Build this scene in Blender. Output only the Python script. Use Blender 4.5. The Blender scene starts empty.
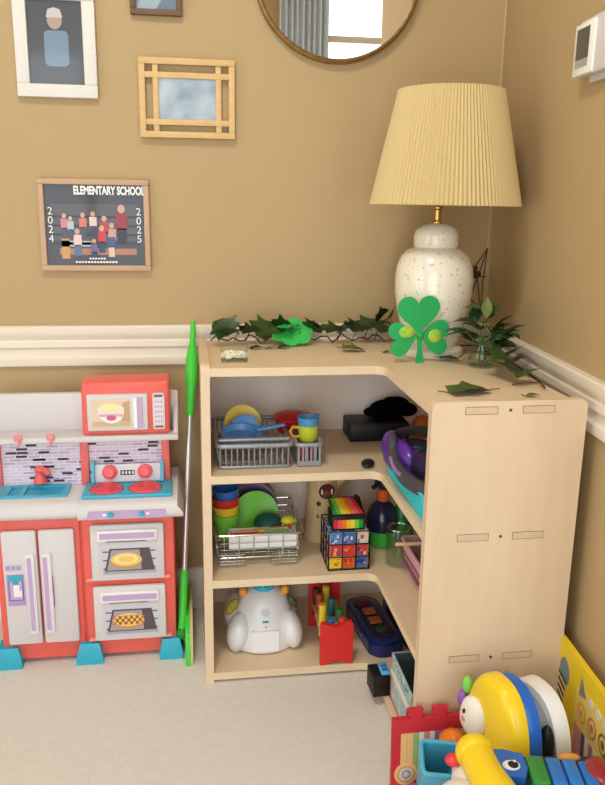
import bpy, bmesh, math, random
from mathutils import Vector, Matrix
from math import sin, cos, pi, radians as R
random.seed(7)
SC = bpy.context.scene
COL = SC.collection

# ------------------------------------------------------------------ materials
def lin(c):
    return tuple(((v/255)/12.92 if v/255 <= .04045 else ((v/255+.055)/1.055)**2.4) for v in c) + (1,)
def mat(name, c, rough=.5, metal=0, coat=0, spec=.5, noise=0, nscale=20, bump=0, bscale=200, trans=0, ior=1.45, stretch=None, emis=0, sheen=0, sss=0, c2=None):
    m = bpy.data.materials.new(name); m.use_nodes = True
    nt = m.node_tree; b = nt.nodes['Principled BSDF']
    b.inputs['Base Color'].default_value = lin(c)
    b.inputs['Roughness'].default_value = rough; b.inputs['Metallic'].default_value = metal
    b.inputs['Coat Weight'].default_value = coat; b.inputs['Specular IOR Level'].default_value = spec
    b.inputs['Transmission Weight'].default_value = trans; b.inputs['IOR'].default_value = ior
    if sheen: b.inputs['Sheen Weight'].default_value = sheen
    if sss:
        b.inputs['Subsurface Weight'].default_value = sss; b.inputs['Subsurface Scale'].default_value = .01
    tc = nt.nodes.new('ShaderNodeTexCoord'); src = tc.outputs['Object']
    if stretch:
        mp = nt.nodes.new('ShaderNodeMapping'); mp.inputs['Scale'].default_value = stretch
        nt.links.new(src, mp.inputs['Vector']); src = mp.outputs['Vector']
    if noise or c2:
        n = nt.nodes.new('ShaderNodeTexNoise'); n.inputs['Scale'].default_value = nscale; n.inputs['Detail'].default_value = 5
        nt.links.new(src, n.inputs['Vector'])
        r = nt.nodes.new('ShaderNodeValToRGB'); nt.links.new(n.outputs['Fac'], r.inputs['Fac'])
        k = 1-noise; L = lin(c)
        r.color_ramp.elements[0].position = .3; r.color_ramp.elements[1].position = .7
        r.color_ramp.elements[0].color = lin(c2) if c2 else (L[0]*k, L[1]*k, L[2]*k, 1)
        r.color_ramp.elements[1].color = L
        nt.links.new(r.outputs['Color'], b.inputs['Base Color'])
    if bump:
        n2 = nt.nodes.new('ShaderNodeTexNoise'); n2.inputs['Scale'].default_value = bscale; n2.inputs['Detail'].default_value = 3
        nt.links.new(src, n2.inputs['Vector'])
        bp = nt.nodes.new('ShaderNodeBump'); bp.inputs['Strength'].default_value = bump; bp.inputs['Distance'].default_value = .004
        nt.links.new(n2.outputs['Fac'], bp.inputs['Height']); nt.links.new(bp.outputs['Normal'], b.inputs['Normal'])
    return m
_mc = {}
def pl(c, rough=.38, **k):            # moulded plastic by colour
    key = (c, rough, tuple(sorted(k.items())))
    if key not in _mc: _mc[key] = mat('plastic_%d_%d_%d' % c, c, rough, **k)
    return _mc[key]
def flat(c, rough=.55, **k): return pl(c, rough, **k)

WALL = mat('tan_wall_paint', (188, 161, 118), .55, bump=.05, bscale=260, spec=.3)
CEIL = mat('ceiling_white', (240, 236, 228), .9)
TRIM = mat('trim_white', (238, 226, 208), .4)
CARPET = mat('cream_carpet', (243, 236, 227), .98, noise=.05, nscale=55, bump=.9, bscale=420, spec=.1)
WOOD = mat('birch_plywood', (231, 203, 170), .45, noise=.07, nscale=7, stretch=(5, 5, .7), coat=.1)
WOODE = mat('birch_edge', (233, 207, 172), .5, noise=.06, nscale=12)
TENON = mat('birch_tenon', (224, 194, 162), .6, noise=.1, nscale=40)
DARK = mat('dark_gap', (120, 94, 70), .8)
PINE = mat('light_frame_wood', (228, 190, 130), .5, noise=.12, nscale=14, stretch=(2, 6, 6))
PINKW = mat('pale_oak_frame', (206, 170, 138), .55, noise=.1, nscale=20)
BROWNW = mat('brown_frame_wood', (120, 92, 66), .55, noise=.2, nscale=20)
WHITEW = mat('whitewashed_frame', (232, 228, 222), .5, noise=.05, nscale=30, stretch=(1, 6, 6))
GOLD = mat('aged_gold', (160, 122, 66), .4, metal=.6, noise=.3, nscale=60)
MIRROR = mat('mirror_glass', (240, 240, 240), .01, metal=1)
SHADE = mat('ivory_lampshade', (214, 190, 136), .85, sss=.1)
CERAM = mat('speckled_ceramic', (240, 232, 214), .22, coat=.5, c2=(206, 186, 146), nscale=110)
_r = [n for n in CERAM.node_tree.nodes if n.type == 'VALTORGB'][0]
_r.color_ramp.elements[0].position = .33; _r.color_ramp.elements[1].position = .40
BRASS = mat('brass', (196, 160, 96), .25, metal=1)
CHROME = mat('chrome_wire', (215, 215, 215), .2, metal=1)
SILVER = mat('silver_plastic', (156, 156, 160), .33, metal=.4)
CORAL = pl((236, 104, 92), .42); WHITEP = pl((216, 211, 212), .4); PURPLE = flat((196, 168, 208))
AQUA = pl((48, 172, 200), .35); SKY = pl((70, 176, 206), .35)
LEAF = mat('ivy_leaf', (72, 100, 46), .45, noise=.5, nscale=30); LEAF2 = mat('pale_ivy_leaf', (110, 128, 58), .5, noise=.4, nscale=40)
LEAFD = mat('dark_leaf', (48, 76, 40), .4, noise=.3, nscale=30); TWIG = mat('brown_twig', (84, 56, 38), .8)
BLACK = mat('black', (14, 13, 14), .5); FUZZ = mat('black_fleece', (9, 8, 9), 1, bump=1, bscale=220, spec=.05)
def glassmat(name, tint=(1, 1, 1, 1), refl=.9):
    m = bpy.data.materials.new(name); m.use_nodes = True; nt = m.node_tree
    nt.nodes.clear(); o = nt.nodes.new('ShaderNodeOutputMaterial'); mx = nt.nodes.new('ShaderNodeMixShader')
    t = nt.nodes.new('ShaderNodeBsdfTransparent'); t.inputs['Color'].default_value = tint
    g = nt.nodes.new('ShaderNodeBsdfGlossy'); g.inputs['Roughness'].default_value = .03
    lw = nt.nodes.new('ShaderNodeLayerWeight'); lw.inputs['Blend'].default_value = .5
    pw = nt.nodes.new('ShaderNodeMath'); pw.operation = 'POWER'; pw.inputs[1].default_value = 4; nt.links.new(lw.outputs['Facing'], pw.inputs[0])
    f = nt.nodes.new('ShaderNodeMath'); f.operation = 'MULTIPLY_ADD'; f.inputs[1].default_value = .7; f.inputs[2].default_value = .03; nt.links.new(pw.outputs[0], f.inputs[0])
    nt.links.new(f.outputs[0], mx.inputs[0]); nt.links.new(t.outputs[0], mx.inputs[1]); nt.links.new(g.outputs[0], mx.inputs[2])
    nt.links.new(mx.outputs[0], o.inputs[0]); return m
GLASS = glassmat('clear_glass', (.95, .97, .945, 1)); PANE = glassmat('window_pane', (1, 1, 1, 1))

# ------------------------------------------------------------------ mesh builder
class MB:
    def __init__(s, M=None):
        s.v = []; s.f = []; s.mi = []; s.sm = []; s.mats = []; s.M = M or Matrix(); s.cur = 0; s.smooth = False
    def m(s, material):
        if material not in s.mats: s.mats.append(material)
        s.cur = s.mats.index(material); return s
    def add(s, vs, fs, smooth=None, X=None):
        o = len(s.v); T = s.M @ X if X is not None else s.M
        s.v += [T @ Vector(p) for p in vs]
        for f in fs:
            s.f.append([o+i for i in f]); s.mi.append(s.cur); s.sm.append(s.smooth if smooth is None else smooth)
        return s
    def box(s, x0, x1, y0, y1, z0, z1, X=None, r=0, seg=2):
        if r:
            bm = bmesh.new(); bmesh.ops.create_cube(bm, size=1)
            for v in bm.verts: v.co = Vector(((x0+x1)/2+v.co.x*(x1-x0), (y0+y1)/2+v.co.y*(y1-y0), (z0+z1)/2+v.co.z*(z1-z0)))
            bmesh.ops.bevel(bm, geom=bm.edges[:], offset=min(r, .49*min(abs(x1-x0), abs(y1-y0), abs(z1-z0))), segments=seg, profile=.5, affect='EDGES')
            bm.verts.index_update()
            s.add([v.co.copy() for v in bm.verts], [[v.index for v in f.verts] for f in bm.faces], True, X); bm.free(); return s
        vs = [(x, y, z) for x in (x0, x1) for y in (y0, y1) for z in (z0, z1)]
        return s.add(vs, [(0, 1, 3, 2), (4, 6, 7, 5), (0, 4, 5, 1), (2, 3, 7, 6), (0, 2, 6, 4), (1, 5, 7, 3)], False, X)
    def tube(s, pts, r, n=8, caps=True, closed=False, X=None):
        pts = [Vector(p) for p in pts]; N = len(pts)
        rs = r if isinstance(r, (list, tuple)) else [r]*N
        vs = []; fs = []; ref = None
        for i, p in enumerate(pts):
            a = pts[(i-1) % N] if (i or closed) else p; b = pts[(i+1) % N] if (i < N-1 or closed) else p
            d = (b-a).normalized()
            if ref is None: ref = d.orthogonal().normalized()
            ref = (ref-d*ref.dot(d))
            ref = ref.normalized() if ref.length > 1e-6 else d.orthogonal().normalized()
            q = d.cross(ref)
            vs += [p+(ref*cos(2*pi*k/n)+q*sin(2*pi*k/n))*rs[i] for k in range(n)]
        for i in range(N if closed else N-1):
            j = (i+1) % N
            fs += [(i*n+k, i*n+(k+1) % n, j*n+(k+1) % n, j*n+k) for k in range(n)]
        if caps and not closed: fs += [tuple(range(n-1, -1, -1)), tuple((N-1)*n+k for k in range(n))]
        return s.add(vs, fs, True, X)
    def lathe(s, prof, n=32, X=None, wob=None, caps=True):          # prof [(r,z)]; wob(k)->radius factor
        vs = []; fs = []
        for (r, z) in prof:
            for k in range(n):
                q = r*(wob(k) if wob else 1); vs.append((q*cos(2*pi*k/n), q*sin(2*pi*k/n), z))
        for i in range(len(prof)-1):
            fs += [(i*n+k, i*n+(k+1) % n, (i+1)*n+(k+1) % n, (i+1)*n+k) for k in range(n)]
        if caps:
            if prof[0][0] > 1e-5: fs.append(tuple(range(n-1, -1, -1)))
            if prof[-1][0] > 1e-5: fs.append(tuple((len(prof)-1)*n+k for k in range(n)))
        return s.add(vs, fs, True, X)
    def ell(s, c, r, X=None, n=20, k=12):
        prof = [(max(sin(pi*i/k), 1e-6), -cos(pi*i/k)) for i in range(k+1)]
        r = (r, r, r) if not isinstance(r, (tuple, list)) else r
        T = Matrix.Translation(c) @ Matrix.Diagonal((r[0], r[1], r[2], 1))
        return s.lathe(prof, n, (X @ T) if X is not None else T, caps=False)
    def prism(s, poly, h0, h1, ax='z', X=None, smooth=False):        # poly 2D; extruded along ax
        mp = {'z': lambda a, b, h: (a, b, h), 'y': lambda a, b, h: (a, h, b), 'x': lambda a, b, h: (h, a, b)}[ax]
        n = len(poly); vs = [mp(a, b, h0) for a, b in poly]+[mp(a, b, h1) for a, b in poly]
        fs = [tuple(range(n)), tuple(range(2*n-1, n-1, -1))]
        s.add(vs, fs, False, X)
        o = len(s.v)-2*n
        for i in range(n):
            j = (i+1) % n; s.f.append([o+i, o+n+i, o+n+j, o+j]); s.mi.append(s.cur); s.sm.append(smooth)
        return s
    def quad(s, a, b, c, d, X=None): return s.add([a, b, c, d], [(0, 1, 2, 3)], False, X)
    def build(s, name, mats=None, parent=None, auto=True):
        me = bpy.data.meshes.new(name); me.from_pydata(s.v, [], s.f)
        for m in (s.mats or ([mats] if mats else [])): me.materials.append(m)
        for p, mi, sm in zip(me.polygons, s.mi, s.sm): p.material_index = mi; p.use_smooth = sm
        bm = bmesh.new(); bm.from_mesh(me); bmesh.ops.recalc_face_normals(bm, faces=bm.faces[:]); bm.to_mesh(me); bm.free()
        me.update()
        if auto: me.set_sharp_from_angle(angle=R(42))
        o = bpy.data.objects.new(name, me); COL.objects.link(o)
        if parent is not None: o.parent = parent
        return o

def tag(o, label, cat, group=None):
    o['label'] = label; o['category'] = cat
    if group: o['group'] = group
    return o
class T:                                                              # a thing: an Empty at its base plus parts
    def __init__(s, name, label, cat, loc, rot=(0, 0, 0), group=None):
        o = bpy.data.objects.new(name, None); COL.objects.link(o); o.empty_display_size = .02
        o.location = loc; o.rotation_euler = rot; tag(o, label, cat, group); s.o = o; s.inv = Matrix.Translation(-Vector(loc))
    def w(s): return MB(s.inv)                                        # builder taking room coordinates (unrotated thing)
    def l(s): return MB()                                             # builder in the thing's own coordinates
    def part(s, name, mb, m=None, parent=None, label=None):
        o = mb.build(name, m, parent or s.o)
        if label: o['label'] = label
        return o
def solo(name, mb, label, cat, loc=(0, 0, 0), rot=(0, 0, 0), m=None, group=None):
    o = mb.build(name, m); o.location = loc; o.rotation_euler = rot
    return tag(o, label, cat, group)
def struct(name, mb, m=None, parent=None):
    o = mb.build(name, m, parent); o['kind'] = 'structure'; return o
def text(name, body, size, m, loc, rot, parent, align='CENTER', sx=1, bold=0, ext=.0003):
    cu = bpy.data.curves.new(name, 'FONT'); cu.body = body; cu.size = size; cu.align_x = align; cu.align_y = 'CENTER'
    cu.offset = bold; cu.extrude = ext; cu.materials.append(m)
    tmp = bpy.data.objects.new(name, cu); me = bpy.data.meshes.new_from_object(tmp); bpy.data.objects.remove(tmp)
    for v in me.vertices: v.co.x *= sx
    o = bpy.data.objects.new(name, me); COL.objects.link(o); o.location = loc; o.rotation_euler = rot
    if parent is not None: o.parent = parent
    return o
def rrect(x0, x1, z0, z1, r, n=5):
    out = []
    for cx, cz, a in ((x1-r, z1-r, 0), (x0+r, z1-r, 90), (x0+r, z0+r, 180), (x1-r, z0+r, 270)):
        out += [(cx+r*cos(R(a+90*i/n)), cz+r*sin(R(a+90*i/n))) for i in range(n+1)]
    return out
def circ(cx, cz, rx, rz=None, n=24): return [(cx+rx*cos(2*pi*k/n), cz+(rz or rx)*sin(2*pi*k/n)) for k in range(n)]
def TR(x, y, z, rx=0, ry=0, rz=0):
    return Matrix.Translation((x, y, z)) @ Matrix.Rotation(rz, 4, 'Z') @ Matrix.Rotation(ry, 4, 'Y') @ Matrix.Rotation(rx, 4, 'X')

# ------------------------------------------------------------------ the room
RX, RA = .0858, -.0662                     # corner of the room and the slant of the right wall
DR = Vector((sin(RA), -cos(RA), 0)); NR = Vector((-cos(RA), -sin(RA), 0))   # along the right wall, out of it into the room
def rw(t, off=0, z=0): p = Vector((RX, 0, 0))+DR*t+NR*off; return (p.x, p.y, z)
CH = 2.7; XL, YR, XA = -3.0, -3.4, 1.6
TE = 1.1
struct('floor', MB().box(XL-.1, XA+.1, YR-.1, .1, -.1, 0), CARPET)
struct('ceiling', MB().box(XL-.1, XA+.1, YR-.1, .1, CH, CH+.1), CEIL)
struct('wall_back', MB().box(XL-.1, RX+.12, 0, .1, 0, CH), WALL)
e = rw(TE)
struct('wall_right', MB().prism([(RX, 0), rw(TE)[:2], rw(TE, -.12)[:2], (RX+.12, 0)], 0, CH), WALL)
def holed(name, axis, a0, a1, p0, p1, holes):                         # wall slab with rectangular openings
    b = MB(); bx = lambda s0, s1, z0, z1: b.box(s0, s1, p0, p1, z0, z1) if axis == 'x' else b.box(p0, p1, s0, s1, z0, z1)
    cur = a0
    for (h0, h1, z0, z1) in sorted(holes):
        bx(cur, h0, 0, CH)
        if z0 > 0: bx(h0, h1, 0, z0)
        bx(h0, h1, z1, CH); cur = h1
    bx(cur, a1, 0, CH); return struct(name, b, WALL)
WR = [(-2.2, -.55, .10, 2.08), (.2, 1.1, 0.0, 2.5)]
WL = [(-2.7, -1.1, .3, 2.1)]
holed('wall_rear', 'x', XL, XA, YR-.1, YR, WR)
holed('wall_left', 'y', YR-.1, 0, XL-.1, XL, WL)
struct('wall_alcove', MB().box(XA, XA+.1, YR-.1, -TE, 0, CH).box(e[0]+.12, XA+.1, e[1], e[1]+.1, 0, CH), WALL)
def win(name, axis, s0, s1, z0, z1, p, inward, nv, hz):
    b = MB(); c = .07; q0, q1 = p-.05, p+.015
    bx = lambda a0, a1, b0, b1, d0=q0, d1=q1: b.box(a0, a1, min(d0*inward+0, d1*inward), max(d0*inward, d1*inward), b0, b1) if axis == 'x' else b.box(min(d0*inward, d1*inward), max(d0*inward, d1*inward), a0, a1, b0, b1)
    return b
def window(name, axis, s0, s1, z0, z1, p, sg, nv, hz):                # sg = +1 when the room lies on the larger-coordinate side
    b = MB()
    def bx(a0, a1, b0, b1, d0, d1):
        lo, hi = sorted((p+sg*d0, p+sg*d1))
        b.box(a0, a1, lo, hi, b0, b1) if axis == 'x' else b.box(lo, hi, a0, a1, b0, b1)
    for a0, a1, b0, b1 in ((s0-.07, s0, z0-.07, z1+.07), (s1, s1+.07, z0-.07, z1+.07), (s0, s1, z1, z1+.07), (s0, s1, z0-.07, z0)):
        bx(a0, a1, max(b0, 0), b1, 0, .02)
    for i in range(1, nv): x = s0+(s1-s0)*i/nv; bx(x-.025, x+.025, z0, z1, -.07, -.03)
    for z in hz: bx(s0, s1, z-.02, z+.02, -.07, -.03)
    o = struct(name, b, TRIM)
    g = MB(); lo, hi = sorted((p-sg*.052, p-sg*.048))
    g.box(s0, s1, lo, hi, z0, z1) if axis == 'x' else g.box(lo, hi, s0, s1, z0, z1)
    gp = g.build('pane', PANE, o); gp['kind'] = 'structure'
    return o
window('window_1', 'x', *WR[0], YR, 1, 2, [1.45])
window('window_2', 'y', *WL[0], XL, 1, 3, [1.4])
window('door_1', 'x', *WR[1], YR, 1, 2, [.9, 2.2])
cvs = []; cfs = []
for i in range(41):
    x = -.13+.32*i/40; y = YR+.055+.022*sin(i*1.35); cvs += [(x, y, .03), (x, y, 2.46), (x, y+.003, .03), (x, y+.003, 2.46)]
    if i: k = 4*i; cfs += [(k-4, k, k+1, k-3), (k-2, k-1, k+3, k+2), (k-3, k+1, k+3, k-1), (k-4, k-2, k+2, k)]
cfs += [(0, 1, 3, 2), (160, 162, 163, 161)]
solo('curtain', MB().m(mat('pale_curtain', (214, 222, 228), .9)).add(cvs, cfs, True), 'pale blue-white curtain hanging beside the glass door, seen in the mirror', 'curtain')
# chair rail and baseboard
PROF = [(0, .718), (.010, .718), (.012, .727), (.012, .738), (.006, .744), (.006, .762), (.014, .768), (.014, .782), (.010, .786), (.016, .796), (.020, .806), (.020, .820), (.016, .824), (0, .824)]
BPROF = [(0, 0), (.014, 0), (.014, .095), (.010, .103), (.010, .110), (.005, .118), (0, .120)]
def sweep(prof, A, B, n0, extA=(0, 0)):
    b = MB(); N = len(prof); vs = []
    for P in (A, B):
        for off, z in prof: vs.append((P[0]+n0[0]*off, P[1]+n0[1]*off, z))
    fs = [(i, (i+1) % N, N+(i+1) % N, N+i) for i in range(N)]+[tuple(range(N)), tuple(range(2*N-1, N-1, -1))]
    return b.add(vs, fs, False)
struct('trim_1', sweep(PROF, (XL, 0), (RX, 0), (0, -1)), TRIM)
struct('trim_2', sweep(PROF, rw(0)[:2], rw(TE)[:2], NR), TRIM)
struct('baseboard_back', sweep(BPROF, (XL, 0), (RX, 0), (0, -1)), TRIM)
struct('baseboard_right', sweep(BPROF, rw(0)[:2], rw(TE)[:2], NR), TRIM)

# ------------------------------------------------------------------ corner shelf
W_, w_, d_, L_ = .7106, .297, .3807, .7442
t = T('corner_shelf', 'L-shaped birch plywood corner shelf unit with three open levels', 'shelf', (-W_/2, -.2, 0))
TOP = .784; BK = -.022
def rtop(a0, a1, z0, z1, r): return [(a0, z0), (a1, z0)]+[(a1-r+r*cos(R(90*i/6)), z1-r+r*sin(R(90*i/6))) for i in range(7)]+[(a0+r+r*cos(R(90+90*i/6)), z1-r+r*sin(R(90+90*i/6))) for i in range(7)]
b = t.w().m(WOOD).prism(rtop(-d_, BK, 0, .792, .022), -W_, -W_+.02, 'x')
t.part('side_panel', b)
b = t.w().m(WOOD).prism(rtop(-w_, .005, 0, .792, .014), -L_, -L_+.02, 'y')
ep = t.part('end_panel', b)
def lboard(z0, z1, rad=.026):
    inner = [(-w_-rad+rad*cos(R(90-90*i/6))*1, -d_-rad+rad*sin(R(90-90*i/6))) for i in range(7)]
    poly = [(-W_+.02, -d_)]+[(-W_+.02, BK-.01), (-.011, BK-.01), (-.011, -L_+.02), (-w_, -L_+.02)]+inner[::-1]
    return t.w().m(WOODE).prism(poly, z0, z1, 'z')
for n, z in (('bottom_board', .026), ('shelf_board', .271), ('shelf_board', .532), ('top_board', TOP)):
    t.part(n, lboard(z-.019, z))
BACKP = mat('lightened_back_panel', (255, 236, 220), .5, noise=.03, nscale=8, stretch=(5, 5, .7))  # smooth pale plywood, lightened further to make up for dim light inside
t.part('back_panel', t.w().m(BACKP).box(-W_+.02, -.001, BK-.01, BK, .02, TOP-.019))
t.part('back_panel', t.w().m(BACKP).box(-.011, -.001, -L_+.02, BK-.01, .02, TOP-.019))
for z in (.7745, .5225, .2615):
    for xa, xb in ((-.233, -.172), (-.122, -.061)):
        t.part('tenon', t.w().m(TENON).box(xa, xb, -L_-.0006, -L_+.004, z-.0065, z+.0065).m(DARK).box(xa-.001, xb+.001, -L_-.0003, -L_+.004, z-.0075, z+.0075), parent=ep)
    t.part('screw', t.w().m(mat('screw_bronze', (110, 90, 60), .4, metal=.8)).lathe([(0.0001, -.001), (.003, -.001), (.0035, .004)], 12, TR(-.147, -L_, z, R(-90))), parent=ep, label='small dark bronze screw head')

# ------------------------------------------------------------------ pictures, mirror, thermostat
FY = -.002
def frame(name, label, x0, x1, z0, z1, bw, m, depth=.016, tilt=0):
    cx, cz = (x0+x1)/2, (z0+z1)/2
    f = T(name, label, 'picture frame', (cx, FY, z0), (0, tilt, 0)); hw, h = (x1-x0)/2, z1-z0
    b = f.l().m(m)
    for a in ((-hw, hw, 0, bw), (-hw, hw, h-bw, h), (-hw, -hw+bw, bw, h-bw), (hw-bw, hw, bw, h-bw)): b.box(a[0], a[1], -depth, 0, a[2], a[3], r=.002)
    f.part('border', b); f.hw = hw; f.h = h
    return f
def glossy(c): return pl(c, .07, spec=.35)
# white portrait frame
f = frame('wall_picture', 'white wooden frame holding a grey photograph of a child, top left of the wall', -1.128, -.941, 1.379, 1.625, .030, WHITEW)
b = f.l().m(glossy((96, 98, 104))).box(-f.hw+.025, f.hw-.025, -.008, -.001, .025, f.h-.025)
b.m(glossy((130, 150, 172))).prism(rrect(-.026, .03, .07, .15, .012), -.009, -.0085, 'y')
b.m(glossy((188, 164, 150))).prism(circ(0, .172, .017, .02), -.0095, -.0085, 'y')
b.m(glossy((206, 204, 206))).prism([(-.019, .178), (.019, .178), (.014, .196), (0, .2), (-.014, .196)], -.0099, -.0095, 'y')
f.part('photo', b)
# small brown frame cut by the top of the picture
f = frame('wall_picture', 'small brown wooden frame at the very top of the wall', -.858, -.736, 1.572, 1.70, .013, BROWNW)
b = f.l().m(glossy((120, 138, 158))).box(-f.hw+.01, f.hw-.01, -.008, -.001, .01, f.h-.01)
b.m(glossy((168, 182, 194))).prism([(-.045, .014), (.0, .014), (.03, .06), (-.03, .07)], -.0085, -.008, 'y')
f.part('photo', b)
# lattice frame
f = T('wall_picture', 'light pine lattice frame with see-through corner squares', 'picture frame', (-.727, FY, 1.294))
hw, h = .1165, .183; b = f.l().m(PINE)
for z in (.0065, h-.0065): b.box(-hw, hw, -.018, -.004, z-.0075, z+.0075, r=.0015)
for x in (-hw+.0075, hw-.0075): b.box(x-.0075, x+.0075, -.016, -.002, 0, h, r=.0015)
f.part('outer_border', b)
b = f.l().m(PINE)
for z in (.036, h-.038): b.box(-hw+.003, hw-.003, -.0145, -.004, z-.007, z+.007, r=.0015)
for x in (-hw+.040, hw-.040): b.box(x-.007, x+.007, -.013, -.002, .003, h-.003, r=.0015)
f.part('inner_border', b)
b = f.l().m(mat('lake_photo', (196, 206, 214), .07, c2=(120, 140, 160), nscale=14, spec=.35)).box(-hw+.04, hw-.04, -.008, -.003, .036, h-.038)
f.part('photo', b)
# school class photograph
f = frame('wall_picture', 'pale wood frame with a school class photograph, lowest on the wall', -1.098, -.828, .965, 1.191, .014, PINKW)
hw, h = f.hw, f.h
b = f.l().m(glossy((74, 72, 78))).box(-hw+.01, hw-.01, -.008, -.001, .01, h-.01)
def rect(b, c, x0, x1, z0, z1, k=1): return b.m(glossy(c)).quad((x0, -.008-.0003*k, z0), (x1, -.008-.0003*k, z0), (x1, -.008-.0003*k, z1), (x0, -.008-.0003*k, z1))
rect(b, (92, 88, 92), -.105, .105, .075, .165); rect(b, (176, 120, 92), -.09, .10, .04, .056)
for i in range(4): rect(b, (60, 60, 68), -.105, .108, .065+.022*i, .071+.022*i, 2)
rect(b, (168, 172, 180), -.085, .0, .06, .075, 2)
kids = [(.065, .128, (150, 44, 58), (44, 44, 54), 1.45), (.04, .095, (206, 150, 150), (60, 70, 110), 1), (.022, .112, (190, 60, 70), (70, 70, 90), 1), (.015, .088, (198, 62, 60), (60, 66, 100), 1), (.038, .075, (70, 84, 130), (220, 190, 170), .95),
        (-.005, .125, (226, 206, 200), (80, 80, 100), .9), (-.03, .122, (214, 120, 110), (80, 80, 100), .9), (-.075, .12, (206, 130, 130), (80, 80, 100), .9), (-.045, .08, (232, 200, 190), (84, 110, 150), 1), (-.005, .06, (120, 110, 150), (70, 80, 120), .8), (-.06, .115, (180, 190, 200), (80, 80, 100), .8)]
for i, (x, z, c1, c2, s) in enumerate(kids):
    k = 3+i
    rect(b, c2, x-.008*s, x+.008*s, z-.042*s, z-.015*s, k); rect(b, c1, x-.010*s, x+.010*s, z-.017*s, z+.010*s, k)
    b.m(glossy((206, 164, 140))).add([(px, -.0081-.0003*k-.0003, pz) for px, pz in circ(x, z+.018*s, .0065*s, .0075*s, 10)], [tuple(range(10))], False)
rect(b, (206, 150, 70), -.085, -.065, .03, .08, 2)
ph = f.part('photo', b)
WH = flat((244, 242, 240), .5)
text('lettering', 'ELEMENTARY SCHOOL', .0275, WH, (-.049, -.0135, h-.0285), (R(90), 0, 0), ph, 'LEFT', .61, .0012)
for i, c in enumerate('2024'): text('lettering', c, .026, WH, (-.108, -.0135, .147-.0225*i), (R(90), 0, 0), ph)
for i, c in enumerate('2025'): text('lettering', c, .026, WH, (.108, -.0135, .147-.0225*i), (R(90), 0, 0), ph)
b = MB().m(WH)
for i in range(14): x = -.052+.0075*i; b.box(x, x+.0055, -.0135, -.0132, .020, .0245)
for i in range(6): x = -.018+.007*i; b.box(x, x+.005, -.0135, -.0132, .029, .033)
f.part('caption_line', b, parent=ph)

m = T('round_mirror', 'round wall mirror with a thin aged-gold rim', 'mirror', (-.357, FY, 1.482))
m.part('rim', m.l().m(GOLD).lathe([(.198, 0), (.198, .016), (.203, .022), (.209, .018), (.209, 0)], 72, TR(0, 0, .207, R(90)), caps=False))
m.part('glass', m.l().m(MIRROR).lathe([(.0001, .012), (.199, .012), (.199, .004), (.0001, .004)], 72, TR(0, 0, .207, R(90)), caps=False))

th = T('thermostat', 'white wall thermostat with a dark grey screen', 'thermostat', rw(.525, 0, 1.372), (0, 0, math.atan2(DR.y, DR.x)))
# own x runs along the wall, own y points away from it into the room (mirrored below)
sgn = 1 if (Matrix.Rotation(math.atan2(DR.y, DR.x), 3, 'Z') @ Vector((0, 1, 0))).dot(NR) > 0 else -1
def tb(x0, x1, o0, o1, z0, z1, r=0): a, c = sorted((o0*sgn, o1*sgn)); return (x0, x1, a, c, z0, z1, None, r)
th.part('wall_plate', th.l().m(WHITEP).box(*tb(.035, .21, 0.0005, .010, .0, .118, .003)))
th.part('body', th.l().m(WHITEP).box(*tb(.012, .20, .010, .026, .012, .114, .004)))
th.part('face', th.l().m(pl((246, 242, 236))).box(*tb(0, .088, .024, .030, .014, .108, .003)))
th.part('screen', th.l().m(pl((92, 92, 84), .2)).box(*tb(.012, .068, .029, .0306, .042, .098)).m(pl((168, 170, 166), .3)).box(*tb(.012, .068, .029, .0306, .028, .041)))

# twig triangle hung in the corner
tw = T('twig_hanging', 'dried twig triangle hung by a string in the corner', 'ornament', (.03, -.05, .88))
A, B, Cc = (.058, -.052, 1.03), (.0, -.05, .935), (.052, -.05, .86)
b = tw.w().m(TWIG)
for p, q in ((A, B), (A, Cc), (B, Cc), ((.03, -.05, .985), Cc), (A, (.02, -.05, .90)), ((.005, -.05, .95), (.06, -.05, .955))):
    mid = [(p[i]+q[i])/2+random.uniform(-.004, .004) for i in range(3)]; mid[1] = -.052
    b.tube([p, mid, q], .0016, 5)
tw.part('twig_frame', b)
b = tw.w().m(mat('dried_moss', (78, 62, 40), .9, noise=.4))
for i in range(14): b.ell((.022+random.uniform(-.014, .014), -.053+random.uniform(-.004, .004), .965+random.uniform(-.016, .016)), random.uniform(.004, .009), n=7, k=5)
tw.part('dried_bundle', b)
tw.part('string', tw.w().m(flat((214, 200, 170))).tube([A, (.064, -.045, 1.5), (.068, -.04, 2.699)], .0009, 5))

# ------------------------------------------------------------------ lamp
lp = T('table_lamp', 'white speckled ceramic table lamp with an ivory pleated shade', 'lamp', (-.149, -.250, TOP))
prof = [(.060, 0), (.074, .001), (.078, .006), (.078, .018), (.072, .024), (.062, .027), (.060, .031), (.068, .040), (.076, .070), (.086, .11), (.0925, .15), (.0935, .185), (.090, .215), (.081, .238), (.068, .252), (.053, .259)]
lp.part('lamp_base', lp.l().m(CERAM).lathe(prof, 48))
lp.part('neck', lp.l().m(CERAM).lathe([(.051, .258), (.053, .262), (.053, .285), (.050, .296), (.042, .305), (.028, .312), (.010, .315)], 40))
lp.part('stem', lp.l().m(BRASS).lathe([(.012, .312), (.012, .318), (.008, .322), (.008, .345), (.011, .348), (.011, .352), (.005, .356), (.005, .40), (.004, .60), (.006, .602), (.006, .612), (.001, .614)], 16))
n = 110
b = lp.l().m(SHADE); wob = lambda k: 1+(.011 if k % 2 else -.011)
S0, S1, r0, r1 = .356, .609, .1735, .1205
XS = Matrix.Translation((.016, 0, 0)) @ Matrix.Translation((0, 0, S0)) @ Matrix.Rotation(R(.2), 4, 'Y') @ Matrix.Translation((0, 0, -S0))
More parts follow.
